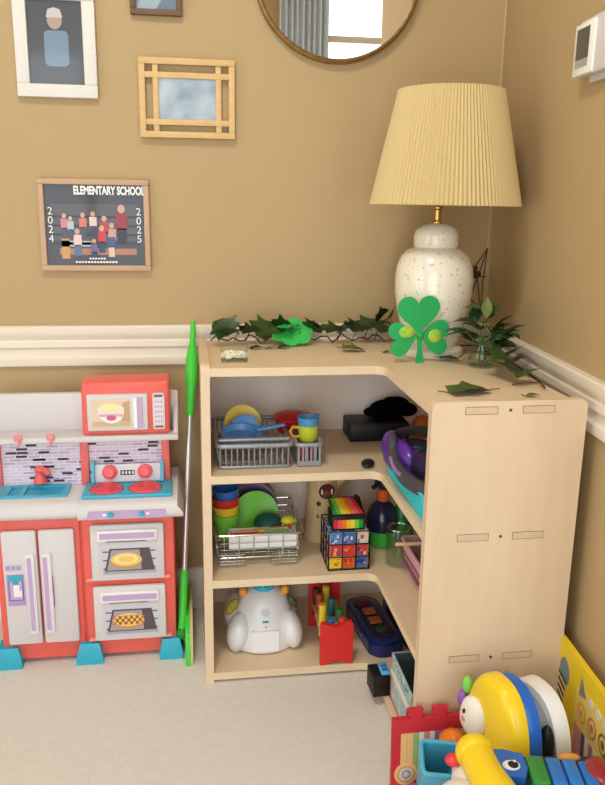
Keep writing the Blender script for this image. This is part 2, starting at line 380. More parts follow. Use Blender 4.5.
b.lathe([(r0-.003, S0+.001), (r0, S0), (r0+.0005, S0+.004), (r1, S1-.004), (r1, S1), (r1-.004, S1-.001), (r0-.006, S0+.006)], n*2, XS, wob=wob, caps=False)
lp.part('lamp_shade', b)
b = lp.l().m(BRASS)
for a in (0, 120, 240): b.tube([(.004*cos(R(a)), .004*sin(R(a)), .600), (.020+.110*cos(R(a)), .113*sin(R(a)), .594)], .0016, 5)
lp.part('shade_spider', b)

# ------------------------------------------------------------------ leaves
def leaf(b, p, ang, ln, wd, tilt=.2, roll=0, lob=True, curl=.25):
    if lob: o = [(0, 0), (.12, .42), (.02, .62), (.32, .5), (.45, .75), (.62, .42), (.8, .3), (1, 0)]
    else: o = [(0, 0), (.15, .28), (.4, .48), (.65, .4), (.85, .18), (1, 0)]
    k = len(o); vs = []; X = TR(p[0], p[1], p[2], 0, 0, ang) @ Matrix.Rotation(-tilt, 4, 'Y') @ Matrix.Rotation(roll, 4, 'X')
    for u, v in o: vs.append((u*ln, 0, -curl*ln*(u-.3)**2))
    for u, v in o: vs.append((u*ln, v*wd, -curl*ln*(u-.3)**2+v*wd*.35))
    for u, v in o: vs.append((u*ln, -v*wd, -curl*ln*(u-.3)**2+v*wd*.35))
    fs = []
    for i in range(k-1):
        for s in (k, 2*k):
            q = [i, i+1, s+i+1, s+i]
            if i == 0: q = [0, 1, s+1]
            if i == k-2: q = [i, i+1, s+i]
            fs.append(tuple(q))
    return b.add(vs, fs, True, X)
def stemmed(th, pos, ang, ln, wd, m, **k): return th.part('leaf', leaf(th.w().m(m), pos, ang, ln, wd, **k))
g = T('ivy_garland', 'trailing ivy garland with brown stem along the back edge of the shelf top', 'garland', (-.45, -.09, TOP))
pts = []; 
for i in range(36): x = -.68+.5*i/35; pts.append((x, -.085+.018*sin(i*1.1), TOP+.010+.008*sin(i*1.9)+.006*abs(sin(i*.7))))
g.part('stem', g.w().m(TWIG).tube(pts, .002, 5))
for x, h1 in ((-.66, .035), (-.62, .05), (-.59, .055), (-.56, .045), (-.35, .04), (-.31, .045), (-.28, .05), (-.25, .055)):
    g.part('tendril', g.w().m(TWIG).tube([(x, -.085, TOP+.008), (x+.015, -.075, TOP+h1*.8), (x+.035, -.07, TOP+h1), (x+.055, -.075, TOP+h1*.7)], .0013, 5))
for (x, y, z, a, ln, wd, mm) in ((-.635, -.115, .018, 2.6, .05, .05, LEAFD), (-.64, -.10, .012, -.7, .055, .05, LEAF), (-.60, -.09, .016, -.3, .05, .048, LEAFD), (-.565, -.10, .014, -.5, .065, .055, LEAF), (-.555, -.085, .03, .3, .05, .05, LEAFD),
                                 (-.52, -.08, .022, .1, .05, .05, LEAFD), (-.50, -.10, .02, -1.2, .045, .045, LEAFD), (-.38, -.09, .016, -.5, .055, .05, LEAF), (-.40, -.08, .018, 2.9, .05, .045, LEAFD), (-.345, -.09, .014, -.3, .05, .045, LEAFD),
                                 (-.31, -.085, .018, -.8, .05, .05, LEAFD), (-.285, -.075, .02, .2, .06, .055, LEAFD), (-.245, -.07, .03, .6, .055, .06, LEAFD), (-.225, -.06, .03, 1.0, .06, .06, LEAFD), (-.235, -.08, .014, -.9, .05, .05, LEAF), (-.42, -.085, .02, -.9, .04, .04, LEAFD)):
    stemmed(g, (x, y, TOP+z+.012), a, ln*1.1, wd*1.35, mm, tilt=random.uniform(.2, .8), roll=random.uniform(-.9, .2))
g = T('ivy_garland', 'ivy garland trailing along the wall side of the shelf top, behind the jar', 'garland', (-.02, -.45, TOP))
pts = [(-.055, -.20, TOP+.012), (-.03, -.26, TOP+.02), (-.03, -.32, TOP+.012), (-.018, -.38, TOP+.014), (-.022, -.44, TOP+.018), (-.016, -.50, TOP+.010), (-.025, -.56, TOP+.012), (-.028, -.61, TOP+.009), (-.035, -.645, TOP+.007)]
g.part('stem', g.w().m(TWIG).tube(pts, .0022, 5))
g.part('tendril', g.w().m(TWIG).tube([(-.028, -.61, TOP+.009), (-.06, -.618, TOP+.012), (-.09, -.612, TOP+.006)], .0013, 5))
g.part('tendril', g.w().m(TWIG).tube([(-.02, -.42, TOP+.015), (-.008, -.46, TOP+.040), (-.006, -.50, TOP+.038), (-.004, -.54, TOP+.03)], .0008, 5))
for (x, y, z, a, ln, wd, mm) in ((-.04, -.27, .018, .9, .06, .055, LEAFD), (-.045, -.23, .02, .5, .06, .055, LEAFD), (-.03, -.345, .014, -.6, .055, .05, LEAFD), (-.02, -.40, .02, -1.9, .05, .045, LEAFD), (-.035, -.46, .018, -2.6, .055, .05, LEAF), (-.055, -.50, .012, -2.2, .065, .05, LEAF), (-.02, -.30, .03, -.8, .05, .045, LEAFD), (-.05, -.55, .010, -2.0, .06, .045, LEAF)):
    stemmed(g, (x, y, TOP+z+.012), a, ln*1.1, wd*1.35, mm, tilt=random.uniform(-.1, .35), roll=random.uniform(-.4, .4))
def looseleaf(label, x, y, a, ln, wd, m, lob=True, **k):
    b = MB(); leaf(b.m(m), (0, 0, 0), 0, ln, wd, lob=lob, **k); b.m(TWIG).tube([(0, 0, .001), (-.25*ln, .02*ln, .004)], .001, 5)
    lo = min(v.z for v in b.v)
    solo('ivy_leaf', b, label, 'leaf', (x, y, TOP+.0008-lo), (0, 0, a))
looseleaf('large dark green leaf lying near the front edge of the shelf top', -.236, -.655, .05, .09, .045, LEAF, tilt=.12, curl=.25)
looseleaf('narrow dark leaf overlapping the large leaf on the shelf top', -.146, -.632, 2.9, .085, .034, LEAFD, lob=False, tilt=.05, curl=.1)
looseleaf('green ivy leaf between the shamrock and the glass jar', -.152, -.335, -.15, .05, .032, LEAF, tilt=0)
looseleaf('yellowish green leaf in the middle of the shelf top', -.36, -.203, -.1, .06, .036, LEAF2, tilt=0)
looseleaf('tiny curled leaf scrap left of the shamrock', -.262, -.235, .4, .026, .014, LEAFD, lob=False)
looseleaf('curled green leaf scrap beside the large leaf, near the shelf corner', -.096, -.69, -.1, .03, .02, LEAF2, lob=False)
looseleaf('small dark leaf scrap right of the glass dish', -.585, -.155, -.2, .034, .02, LEAFD)
looseleaf('brown green leaf scrap under the bright clover', -.545, -.165, .5, .030, .016, LEAF2, lob=False)
looseleaf('dark leaf scrap below the bright clover, right of the others', -.515, -.15, -.4, .034, .02, LEAFD)

# bright green clover on the garland
CLOV = mat('bright_green_felt', (58, 200, 84), .7, noise=.12, nscale=60); CLOVD = mat('green_tinsel', (40, 176, 78), .5, noise=.25, nscale=90)
c = T('clover_cutout', 'bright green flower-like clover lying on the ivy along the back', 'decoration', (-.472, -.098, TOP+.006))
b = c.l().m(CLOV); X = TR(0, 0, .026, R(42))
for k, (a, rr) in enumerate(((12, .034), (75, .030), (135, .033), (200, .034), (262, .030), (318, .034))):
    b.prism(circ(.028*cos(R(a))*1.1, .028*sin(R(a)), rr*.72, rr*.66, 18), -.002+k*.0011, .001+k*.0011, 'z', X)
c.part('petals', b)
b = c.l().m(CLOVD)
for i in range(20): b.ell((random.uniform(-.02, .024), random.uniform(-.012, .018), .008), (.006, .005, .003), X, 7, 5)
c.part('tinsel_centre', b)
# shamrock sign
SH = mat('shamrock_green', (34, 172, 92), .45, noise=.08, nscale=120)
s = T('shamrock_sign', 'green three-lobed shamrock standing in front of the lamp', 'decoration', (-.207, -.352, TOP), (R(-3), 0, R(4)))
def heart(cx, cz, ang, sz):
    pts = []
    for k in range(30):
        q = 2*pi*k/30; x = .055*16*sin(q)**3; y = .055*(13*cos(q)-5*cos(2*q)-2*cos(3*q)-cos(4*q))
        x, y = x*sz, (y+.9)*sz; pts.append((cx+x*cos(ang)-y*sin(ang), cz+x*sin(ang)+y*cos(ang)))
    return pts
b = s.l().m(SH)
for k, (a, sz) in enumerate(((0, .058), (R(98), .046), (R(-98), .046))): b.prism(heart(-.002, .064, a+(0.03), sz), -.0022-k*.0004, .0022+k*.0004, 'y')
s.part('lobes', b)
s.part('stem', s.l().m(SH).prism([(-.008, .0), (.010, .0), (.006, .03), (.006, .07), (-.006, .07), (-.004, .03)], -.0032, .0032, 'y'))
GB = mat('glitter_bow', (196, 216, 60), .35, c2=(120, 190, 70), nscale=70)
b = s.l().m(GB).ell((-.033, -.004, .072), (.019, .004, .014)).ell((.036, -.004, .062), (.017, .004, .016)).m(CLOVD).ell((0, -.005, .066), (.008, .004, .008))
s.part('glitter_bow', b, label='yellow green glitter bow')
# glass dish
d = T('glass_dish', 'small square clear glass dish with pale shells inside', 'dish', (-.632, -.295, TOP), (0, 0, R(-2)))
b = d.l().m(GLASS).box(-.030, .030, -.030, .030, .0005, .004)
for q in ((-.030, .030, -.030, -.0275), (-.030, .030, .0275, .030), (-.030, -.0275, -.0275, .0275), (.0275, .030, -.0275, .0275)): b.box(*q, .004, .024)
d.part('bowl', b)
b = d.l()
for i in range(16): b.m(flat(random.choice(((232, 226, 190), (214, 206, 150), (240, 236, 220))))).ell((random.uniform(-.019, .019), random.uniform(-.019, .019), .0095+random.uniform(0, .009)), (.008, .006, .005), None, 8, 6)
d.part('shells', b)
# jar with cuttings
j = T('glass_jar', 'small glass jar of water holding green leafy cuttings', 'jar', (-.076, -.405, TOP))
b = j.l().m(GLASS).lathe([(.001, .001), (.026, .001), (.030, .005), (.031, .018), (.028, .036), (.022, .048), (.022, .056), (.024, .059), (.021, .059), (.020, .048), (.026, .034), (.029, .018), (.027, .006), (.001, .004)], 28, caps=False)
j.part('glass', b)
j.part('water', j.l().m(glassmat('jar_water', (.93, .96, .86, 1))).lathe([(.001, .0045), (.026, .0065), (.0282, .018), (.0255, .033), (.001, .033)], 24, caps=False))
b = j.l().m(mat('green_stem', (70, 110, 50), .5)); st = []
for a, o, h in ((0, .03, .10), (50, .02, .12), (120, .028, .11), (180, .05, .09), (230, .03, .10), (290, .03, .095), (330, .055, .09), (90, .01, .14)):
    tip = (o*cos(R(a)), o*sin(R(a)), h); b.tube([(-.3*tip[0], -.3*tip[1], .008), (tip[0]*.25, tip[1]*.25, .055), tip], .0014, 5); st.append((tip, R(a)))
j.part('stems', b)
for i, (p, a) in enumerate(st):
    for q in (-.7, .15, .8):
        lf = leaf(j.l().m((LEAFD, LEAF, LEAFD)[i % 3]), (p[0]*.8, p[1]*.8, p[2]-.012), a+q, .054, .031, tilt=random.uniform(-.1, .8), lob=False, roll=random.uniform(-.4, .4))
        j.part('leaf', lf)
j.part('leaf', leaf(j.l().m(LEAF2), (.004, 0, .11), 1.2, .05, .026, tilt=1.3, lob=False))
j.part('leaf', leaf(j.l().m(LEAFD), (-.045, -.005, .083), 3.0, .05, .018, tilt=.05, lob=False))

# ------------------------------------------------------------------ play kitchen
kz = T('play_kitchen', 'coral, white and blue plastic play kitchen against the back wall', 'play kitchen', (-.99, -.14, 0))
K = kz.w; KP = kz.part
b = K().m(CORAL).box(-1.21, -1.0085, -.245, -.03, .012, .40, r=.006).box(-1.0055, -.782, -.245, -.03, .012, .40, r=.006).box(-1.012, -1.002, -.238, -.04, .012, .40)
body = KP('body', b)
def door(name, x0, x1, z0, z1, y0=-.247, th=.014): return KP(name, K().m(WHITEP).box(x0, x1, y0-th, y0, z0, z1, r=.006))
fl = door('fridge_door', -1.192, -1.110, .063, .366); fr = door('fridge_door', -1.1055, -1.021, .063, .366)
KP('handle', K().m(pl((232, 222, 228))).box(-1.1375, -1.116, -.268, -.259, .095, .308, r=.003).m(PURPLE).box(-1.1335, -1.1235, -.2688, -.262, .105, .300), parent=fl)
KP('handle', K().m(pl((232, 222, 228))).box(-1.099, -1.077, -.268, -.259, .095, .308, r=.003).m(PURPLE).box(-1.096, -1.086, -.2688, -.262, .105, .300).m(pl((120, 60, 60))).box(-1.0775, -1.0755, -.2645, -.2585, .165, .245), parent=fr)
b = K().m(flat((206, 190, 216))).box(-1.187, -1.147, -.2618, -.2605, .264, .281)
for i in range(3): b.m(flat((176, 150, 192))).box(-1.184+.0125*i, -1.175+.0125*i, -.2622, -.2605, .268, .277)
KP('button_panel', b, parent=fl)
b = K().m(flat((184, 152, 204))).box(-1.185, -1.143, -.2618, -.2605, .172, .255).m(flat((70, 60, 80))).box(-1.181, -1.147, -.2622, -.2605, .186, .253).m(flat((196, 170, 214))).box(-1.179, -1.149, -.2625, -.2605, .188, .251)
b.m(flat((70, 170, 196))).box(-1.181, -1.147, -.2629, -.2605, .238, .253).box(-1.171, -1.157, -.2629, -.2605, .228, .239).m(flat((240, 238, 240))).box(-1.170, -1.156, -.2633, -.2605, .196, .228).box(-1.156, -1.151, -.2633, -.2605, .196, .212)
KP('dispenser', b, parent=fl)
def oven(z0, z1, lattice):
    o = door('oven_door', -.984, -.806, z0, z1)
    KP('handle', K().m(pl((238, 232, 234))).box(-.966, -.822, -.2675, -.259, z1-.041, z1-.012, r=.003).m(PURPLE).box(-.960, -.828, -.268, -.262, z1-.034, z1-.019).m(flat((90, 76, 84))).box(-.945, -.85, -.2625, -.259, z1-.0445, z1-.0405), parent=o)
    y = -.2615; b = K().m(flat((206, 204, 210))).prism(rrect(-.964, -.822, z0+.016, z1-.047, .008), y-.0004, y+.001, 'y')
    def q(c, p, k): b.m(flat(c)).prism(p, y-.0004-.0003*k, y, 'y')
    zb = z0+.022; zt = z1-.062
    for i in range(3):
        zz = zb+.010+(zt-zb-.02)*i/2; q((120, 110, 120), [(-.955, zz), (-.828, zz), (-.828, zz+.004), (-.955, zz+.004)], 1)
    q((92, 78, 88), [(-.953, zb), (-.829, zb), (-.842, zt), (-.938, zt)], 2); q((170, 160, 168), [(-.946, zb+.008), (-.862, zb+.008), (-.866, zt-.004), (-.934, zt-.004)], 3)
    q((170, 170, 178), [(-.955, zb-.002), (-.827, zb-.002), (-.827, zb+.005), (-.955, zb+.005)], 4)
    cx, cz = -.899, zb+.036
    q((206, 152, 84), circ(cx, cz-.003, .039, .021), 5); q((240, 200, 120), circ(cx, cz, .037, .018), 6)
    if lattice:
        for i in range(-2, 3):
            q((196, 120, 62), [(cx+i*.014-.012, cz-.012), (cx+i*.014-.007, cz-.012), (cx+i*.014+.013, cz+.012), (cx+i*.014+.008, cz+.012)], 7)
            q((196, 120, 62), [(cx+i*.014+.012, cz-.012), (cx+i*.014+.007, cz-.012), (cx+i*.014-.013, cz+.012), (cx+i*.014-.008, cz+.012)], 7)
    else: q((250, 226, 150), circ(cx, cz+.001, .029, .0135), 7); q((240, 204, 120), circ(cx, cz+.001, .020, .009), 8)
    KP('oven_window', b, parent=o, label='printed window showing a pie on a tray')
    for x in (-.99, -.802): KP('hinge', K().m(pl((240, 150, 140))).box(x-.009, x+.009, -.256, -.244, z0-.002, z0+.006, r=.002), parent=o)
oven(.224, .373, False); oven(.059, .208, True)
def foot(x0, x1):
    xm = (x1-x0)*.14; b = K().m(AQUA)
    lo = [(x0, -.268), (x1, -.268), (x1, -.20), (x0, -.20)]; hi = [(x0+xm, -.256), (x1-xm, -.256), (x1-xm, -.21), (x0+xm, -.21)]
    b.add([(*p, 0) for p in lo]+[(*p, .016) for p in lo]+[(*p, .052) for p in hi], [(3, 2, 1, 0), (8, 9, 10, 11)]+[(i, (i+1) % 4, 4+(i+1) % 4, 4+i) for i in range(4)]+[(4+i, 4+(i+1) % 4, 8+(i+1) % 4, 8+i) for i in range(4)], False)
    KP('foot', b)
for q in ((-1.232, -1.163), (-1.032, -.966), (-.826, -.766)): foot(*q)
# counter with sloping front fascia
def counter(x0, x1, yf, zt, fl):
    poly = [(-.03, .392), (yf+.016, .392), (yf+.004, .398), (yf, .408), (yf+.006, zt-.012), (yf+.02, zt), (-.03, zt)]
    b = K().m(WHITEP); n = len(poly); s0, s1 = x0, x1
    vs = [(s0, y, z) for y, z in poly]+[(s1-(fl if z > .415 else 0), y, z) for y, z in poly]
    b.add(vs, [tuple(range(n)), tuple(range(2*n-1, n-1, -1))]+[(i, (i+1) % n, n+(i+1) % n, n+i) for i in range(n)], False)
    return b
ct = KP('counter', counter(-1.225, -1.006, -.270, .437, 0))
ct2 = KP('counter', counter(-1.0065, -.757, -.286, .437, .014))
b = K().m(PURPLE).prism([(-.985, .402), (-.796, .402), (-.800, .419), (-.981, .419)], -.2868, -.280, 'y'); KP('control_strip', b, parent=ct2)
for x in (-.929, -.856): KP('knob', K().m(SKY).lathe([(.0001, .008), (.006, .008), (.0075, 0)], 14, TR(x, -.2865, .411, R(90))), parent=ct2)
for x in (-.943, -.842): KP('knob_mark', K().m(pl((250, 248, 250))).box(x-.004, x+.004, -.2875, -.286, .408, .413), parent=ct2)
# sink
b = K().m(SKY); z = .4375; y0, y1 = -.228, -.150
def ring(b, X0, X1, Y0, Y1, holes, z0, z1):
    xs = sorted({X0, X1, *[h for q in holes for h in q[:2]]}); ys = sorted({Y0, Y1, *[h for q in holes for h in q[2:]]})
    for i in range(len(xs)-1):
        for k in range(len(ys)-1):
            cx, cy = (xs[i]+xs[i+1])/2, (ys[k]+ys[k+1])/2
            if not any(q[0] < cx < q[1] and q[2] < cy < q[3] for q in holes): b.box(xs[i], xs[i+1], ys[k], ys[k+1], z0, z1)
ring(b, -1.222, -1.036, y0, y1, [(-1.178, -1.150, -.220, -.158), (-1.140, -1.050, -.220, -.158)]  , z, z+.006)
b.m(pl((34, 160, 196))).box(-1.178, -1.150, -.220, -.158, z, z+.0015).box(-1.140, -1.050, -.220, -.158, z, z+.0015)
sk = KP('sink', b)
b = K().m(pl((238, 104, 104))).lathe([(.017, 0), (.016, .008), (.011, .014), (.010, .026), (.0135, .034), (.009, .041), (.0001, .042)], 18, TR(-1.112, -.137, .437)@TR(0, -.012, .0125))
b.tube([(-1.112, -.150, .480), (-1.098, -.158, .484), (-1.088, -.170, .481), (-1.086, -.174, .476)], [.008, .0075, .007, .0065], 10)
KP('faucet', b)
# stove
sv = KP('stove', K().m(SKY).box(-1.0, -.784, -.252, -.150, .4375, .447, r=.003))
for cx in (-.944, -.850):
    b = K().m(flat((120, 60, 80))).lathe([(.0001, .4472), (.0415, .4472), (.0415, .4478)], 32, TR(cx, -.208, 0)).m(pl((240, 96, 104))).lathe([(.0001, .4500), (.034, .4500), (.038, .4495), (.0395, .4478)], 32, TR(cx, -.208, 0))
    for r_ in (.010, .018, .026, .034): b.m(pl((226, 76, 90))).tube([(cx+r_*cos(2*pi*k/28), -.208+r_*sin(2*pi*k/28), .4502) for k in range(28)], .0016, 6, closed=True)
    KP('burner', b, parent=sv)
X = TR(-.895, -.160, .447, R(-12)) @ Matrix.Diagonal((.93, 1, .88, 1))
cp = KP('control_panel', K().m(pl((214, 212, 218))).box(-.088, .088, -.006, .006, .0, .052, X, r=.003).m(SKY).box(-.096, -.088, -.012, .006, 0, .06, X).box(.088, .096, -.012, .006, 0, .06, X).m(flat((40, 40, 44))).box(-.020, .018, -.0068, -.005, .020, .034, X))
for x in (-.048, .046): KP('stove_knob', K().m(pl((240, 96, 104))).lathe([(.0001, .017), (.012, .017), (.013, .012), (.018, .010), (.0205, .004), (.0205, 0)], 24, X @ TR(x, -.006, .030, R(90))), parent=cp)
b = K().m(flat((230, 230, 230)))
for i in range(4): b.box(-.016+.009*i, -.011+.009*i, -.0072, -.006, .023, .031, X)
KP('display_digits', b, parent=cp)
# backsplash
TILE = mat('mosaic_backsplash', (216, 200, 220), .12, coat=.6)
nt = TILE.node_tree; br = nt.nodes.new('ShaderNodeTexBrick'); tc = nt.nodes.new('ShaderNodeTexCoord'); mp = nt.nodes.new('ShaderNodeMapping')
mp.inputs['Rotation'].default_value = (R(90), 0, 0)
br.inputs['Scale'].default_value = 1; br.inputs['Brick Width'].default_value = .03; br.inputs['Row Height'].default_value = .0085; br.inputs['Mortar Size'].default_value = .0013
br.inputs['Color1'].default_value = lin((222, 206, 224)); br.inputs['Color2'].default_value = lin((176, 150, 196)); br.inputs['Mortar'].default_value = lin((232, 226, 232)); br.inputs['Bias'].default_value = -.25
nt.links.new(tc.outputs['Object'], mp.inputs['Vector']); nt.links.new(mp.outputs['Vector'], br.inputs['Vector']); nt.links.new(br.outputs['Color'], nt.nodes['Principled BSDF'].inputs['Base Color'])
b = K().m(TILE).box(-1.21, -.790, -.140, -.112, .437, .561)
rr = random.Random(4); b.m(flat((52, 48, 60), .35))
for i in range(38):
    x = -1.2+rr.random()*.39; z = .446+.0095*rr.randrange(0, 11); b.box(x, x+.026, -.1406, -.139, z, z+.0055)
KP('backsplash', b)
for x0, x1 in ((-1.216, -1.203), (-1.012, -.991), (-.810, -.790)): KP('post', K().m(pl((238, 112, 108))).box(x0, x1, -.15, -.112, .437, .562, r=.003))
# upper shelf
b = K().m(WHITEP).box(-1.225, -.766, -.112, -.092, .560, .669, r=.004).box(-1.225, -.766, -.184, -.10, .560, .575, r=.004).prism([(-.11, .575), (-.165, .575), (-.11, .632)], -.778, -.768, 'x')
us = KP('upper_shelf', b)
for x in (-1.150, -1.074): KP('hook', K().m(pl((238, 140, 138))).box(x-.010, x+.010, -.190, -.183, .570, .585, r=.003).box(x-.003, x+.003, -.189, -.184, .556, .572, r=.0015), parent=us)
# microwave
b = K().m(CORAL)
vs = [(-1.000, -.174, .575), (-.787, -.174, .575), (-.786, -.178, .712), (-.997, -.178, .708), (-1.000, -.113, .575), (-.787, -.113, .575), (-.786, -.113, .719), (-.994, -.113, .716)]
bm = bmesh.new(); vv = [bm.verts.new(p) for p in vs]
for q in ((0, 1, 2, 3), (5, 4, 7, 6), (4, 0, 3, 7), (1, 5, 6, 2), (3, 2, 6, 7), (4, 5, 1, 0)): bm.faces.new([vv[i] for i in q])
bmesh.ops.bevel(bm, geom=bm.edges[:], offset=.007, segments=3, profile=.5, affect='EDGES'); bm.verts.index_update()
b.add([v.co.copy() for v in bm.verts], [[v.index for v in f_.verts] for f_ in bm.faces], True); bm.free()
mw = KP('microwave', b)
X = TR(0, 0, 0)
b = MB(kz.inv @ Matrix.Translation((-.001, -.026, .0105))).m(WHITEP).box(-.984, -.838, -.158, -.146, .578, .671, r=.004)
md = KP('microwave_door', b, parent=mw)
b = MB(kz.inv @ Matrix.Translation((-.001, -.026, .0105))); y = -.1583
def q(c, p, k): b.m(flat(c, .35)).prism(p, y-.0003*k-.0003, y+.001, 'y')
q((226, 206, 180), rrect(-.975, -.878, .587, .660, .006), 0); q((208, 180, 142), [(-.972, .590), (-.881, .590), (-.881, .603), (-.972, .603)], 1); q((196, 162, 120), [(-.902, .603), (-.881, .603), (-.881, .655), (-.898, .650)], 1)
q((244, 236, 238), [(-.957, .628)]+[(-.926+.031*cos(a), .628+.03*sin(a)) for a in [pi+pi*k/12 for k in range(13)]], 2)
q((240, 226, 200), circ(-.926, .634, .032, .012), 3); q((226, 170, 190), [(-.955, .622), (-.897, .622), (-.899, .615), (-.953, .615)], 4); q((214, 96, 130), circ(-.926, .612, .012, .007), 5); q((248, 232, 170), circ(-.93, .640, .02, .008), 4)
b.m(PURPLE).box(-.862, -.851, y-.004, y, .585, .662).m(flat((250, 244, 246))).box(-.872, -.864, y-.003, y, .585, .662)
KP('door_print', b, parent=mw, label='printed door window showing a popcorn bowl')
b = MB(kz.inv @ Matrix.Translation((-.001, -.026, .0105))).m(WHITEP).prism(rrect(-.826, -.797, .580, .672, .005), -.1575, -.148, 'y'); y = -.1575
q((228, 214, 224), rrect(-.822, -.801, .592, .660, .002), 0); q((110, 90, 110), [(-.822, .662), (-.801, .662), (-.801, .668), (-.822, .668)], 0); q((110, 90, 110), [(-.822, .584), (-.801, .584), (-.801, .589), (-.822, .589)], 0)
for i in range(5):
    for k in range(3): q((186, 160, 190), circ(-.8185+.0068*k, .600+.0125*i, .0022, .0032, 8), 1)
KP('keypad', b, parent=mw)

# ------------------------------------------------------------------ toy mop between kitchen and shelf
GRN = pl((70, 206, 60), .35)
mo = T('toy_mop', 'toy mop with a green grip, silver pole and green flat head', 'mop', (-.765, -.2, 0))
Pt, Pb = Vector((-.7235, -.045, .838)), Vector((-.768, -.235, .06))
at = lambda k: tuple(Pt+(Pb-Pt)*k)
mo.part('pole', mo.w().m(mat('brushed_aluminium', (200, 196, 194), .3, metal=.7)).tube([at(.28), at(.84)], .0075, 12))
mo.part('grip', mo.w().m(GRN).tube([at(0), at(.02), at(.07), at(.08), at(.12), at(.17), at(.22), at(.30), at(.305)], [.0055, .0065, .0075, .010, .0155, .0165, .0125, .0095, .007], 14))
mo.part('lower_sleeve', mo.w().m(GRN).tube([at(.80), at(.81), at(.96), at(1)], [.007, .0105, .0105, .012], 12))
mo.part('hinge', mo.w().m(pl((40, 130, 44))).ell((-.768, -.238, .055), .017).tube([(-.768, -.24, .05), (-.752, -.25, .035)], .008, 8))
hd = [(-.305, .0005), (-.07, .0005), (-.055, .03), (-.06, .09), (-.075, .108), (-.10, .112), (-.20, .108), (-.29, .085), (-.302, .07)]
b = mo.w().m(GRN).prism(hd, -.759, -.748, 'x'); mo.part('mop_head', b)
b = mo.w().m(mat('mop_pad', (214, 208, 150), .9, bump=.6)).prism([(y+.004 if y < -.2 else y-.003, z*.97+.001) for y, z in hd], -.748, -.7405, 'x'); mo.part('pad', b, label='pale yellow pad')

# ------------------------------------------------------------------ first level: silver dish rack and dishes
Z1 = .532
rk = T('dish_rack', 'silver plastic toy dish rack with a cutlery holder on the upper shelf', 'dish rack', (-.555, -.21, Z1))
b = rk.w().m(SILVER)
def rim(b, x0, x1, y0, y1, z, r, n=10, c=.012): return b.tube([(px, py, z) for px, py in rrect(x0, x1, y0, y1, c, 4)], r, n, closed=True)
rim(b, -.675, -.500, -.338, -.095, Z1+.057, .006); rk.part('rim', b)
b = rk.w().m(SILVER)
for i in range(13): x = -.668+.0133*i; b.tube([(x, -.337, Z1+.054), (x, -.334, Z1+.008), (x, -.33, Z1+.006), (x, -.10, Z1+.006), (x, -.097, Z1+.054)], .0022, 6)
for y in (-.30, -.25, -.20, -.15): b.tube([(-.675, y, Z1+.054), (-.670, y, Z1+.006), (-.505, y, Z1+.006), (-.500, y, Z1+.054)], .0022, 6)
rim(b, -.672, -.503, -.334, -.098, Z1+.0045, .0035, 8); rk.part('slats', b)
b = rk.w().m(SILVER).box(-.672, -.505, -.322, -.308, Z1+.062, Z1+.070, r=.003); rk.part('plate_rail', b)
b = rk.w().m(SILVER); rim(b, -.488, -.428, -.338, -.20, Z1+.055, .006)
for k, (x0, x1, y0, y1) in enumerate(((-.486, -.430, -.209, -.205), (-.486, -.482, -.333, -.205), (-.434, -.430, -.333, -.205))): b.box(x0, x1, y0, y1, Z1+.003, Z1+.055)
b.box(-.486, -.430, -.333, -.205, Z1+.001, Z1+.005).box(-.486, -.430, -.336, -.333, Z1+.003, Z1+.015)
for i in range(6): x = -.483+.0098*i; b.box(x-.0018, x+.0018, -.337, -.333, Z1+.01, Z1+.052)
rk.part('cutlery_holder', b)
for i, (x, c) in enumerate(((-.474, (214, 54, 60)), (-.463, (236, 226, 226)), (-.452, (214, 54, 60)), (-.442, (240, 236, 236)))):
    solo('toy_cutlery', MB().m(pl(c)).tube([(0, 0, 0), (0, 0, .044)], .0042, 8), ('red toy cutlery handle left in the silver cutlery holder', 'white toy cutlery handle left in the silver cutlery holder', 'red toy cutlery handle right in the silver cutlery holder', 'white toy cutlery handle right in the silver cutlery holder')[i], 'cutlery', (x, -.322, Z1+.0055), group='toy cutlery in the holder')
def plate(name, label, c, r, x, y, z, rx, rz=0, cat='plate', group=None):
    b = MB().m(pl(c, .3)).lathe([(.0001, 0), (r*.62, 0), (r*.70, .002), (r*.95, r*.14), (r, r*.15), (r*.99, r*.15+.002), (r*.93, r*.15+.002), (r*.66, .005), (.0001, .004)], 40, caps=False)
    return solo(name, b, label, cat, (x, y, z), (rx, 0, rz), group=group)
plate('toy_plate', 'yellow toy plate standing at the back of the silver dish rack', (238, 200, 60), .047, -.606, -.185, Z1+.068, R(68), 0, group='toy plates in the silver rack')
plate('toy_plate', 'blue toy plate in front of the yellow plate in the silver dish rack', (74, 140, 206), .040, -.602, -.225, Z1+.060, R(66), 0, group='toy plates in the silver rack')
pn = T('toy_pan', 'light blue toy frying pan lying across the silver dish rack', 'pan', (-.617, -.272, Z1+.055), (R(10), 0, R(6)))
pn.part('bowl', pn.l().m(pl((96, 156, 214), .3)).lathe([(.0001, 0), (.036, 0), (.041, .005), (.047, .018), (.048, .019), (.045, .019), (.038, .005), (.0001, .003)], 36, caps=False))
pn.part('handle', pn.l().m(pl((96, 156, 214), .3)).box(.042, .112, -.007, .007, .014, .020, TR(0, 0, 0, 0, R(-8)), r=.003))
ct_ = T('toy_pot', 'red toy pot with rounded rim in the right back of the silver dish rack', 'pot', (-.475, -.165, Z1+.036))
ct_.part('bowl', ct_.l().m(pl((214, 40, 44), .35)).lathe([(.0001, 0), (.034, 0), (.040, .006), (.048, .034), (.053, .040), (.053, .043), (.048, .043), (.038, .008), (.0001, .005)], 40, caps=False))
ct_.part('lid', ct_.l().m(pl((200, 34, 40), .35)).lathe([(.046, .040), (.038, .049), (.020, .054), (.0001, .055)], 36, TR(-.004, .002, 0), caps=False))
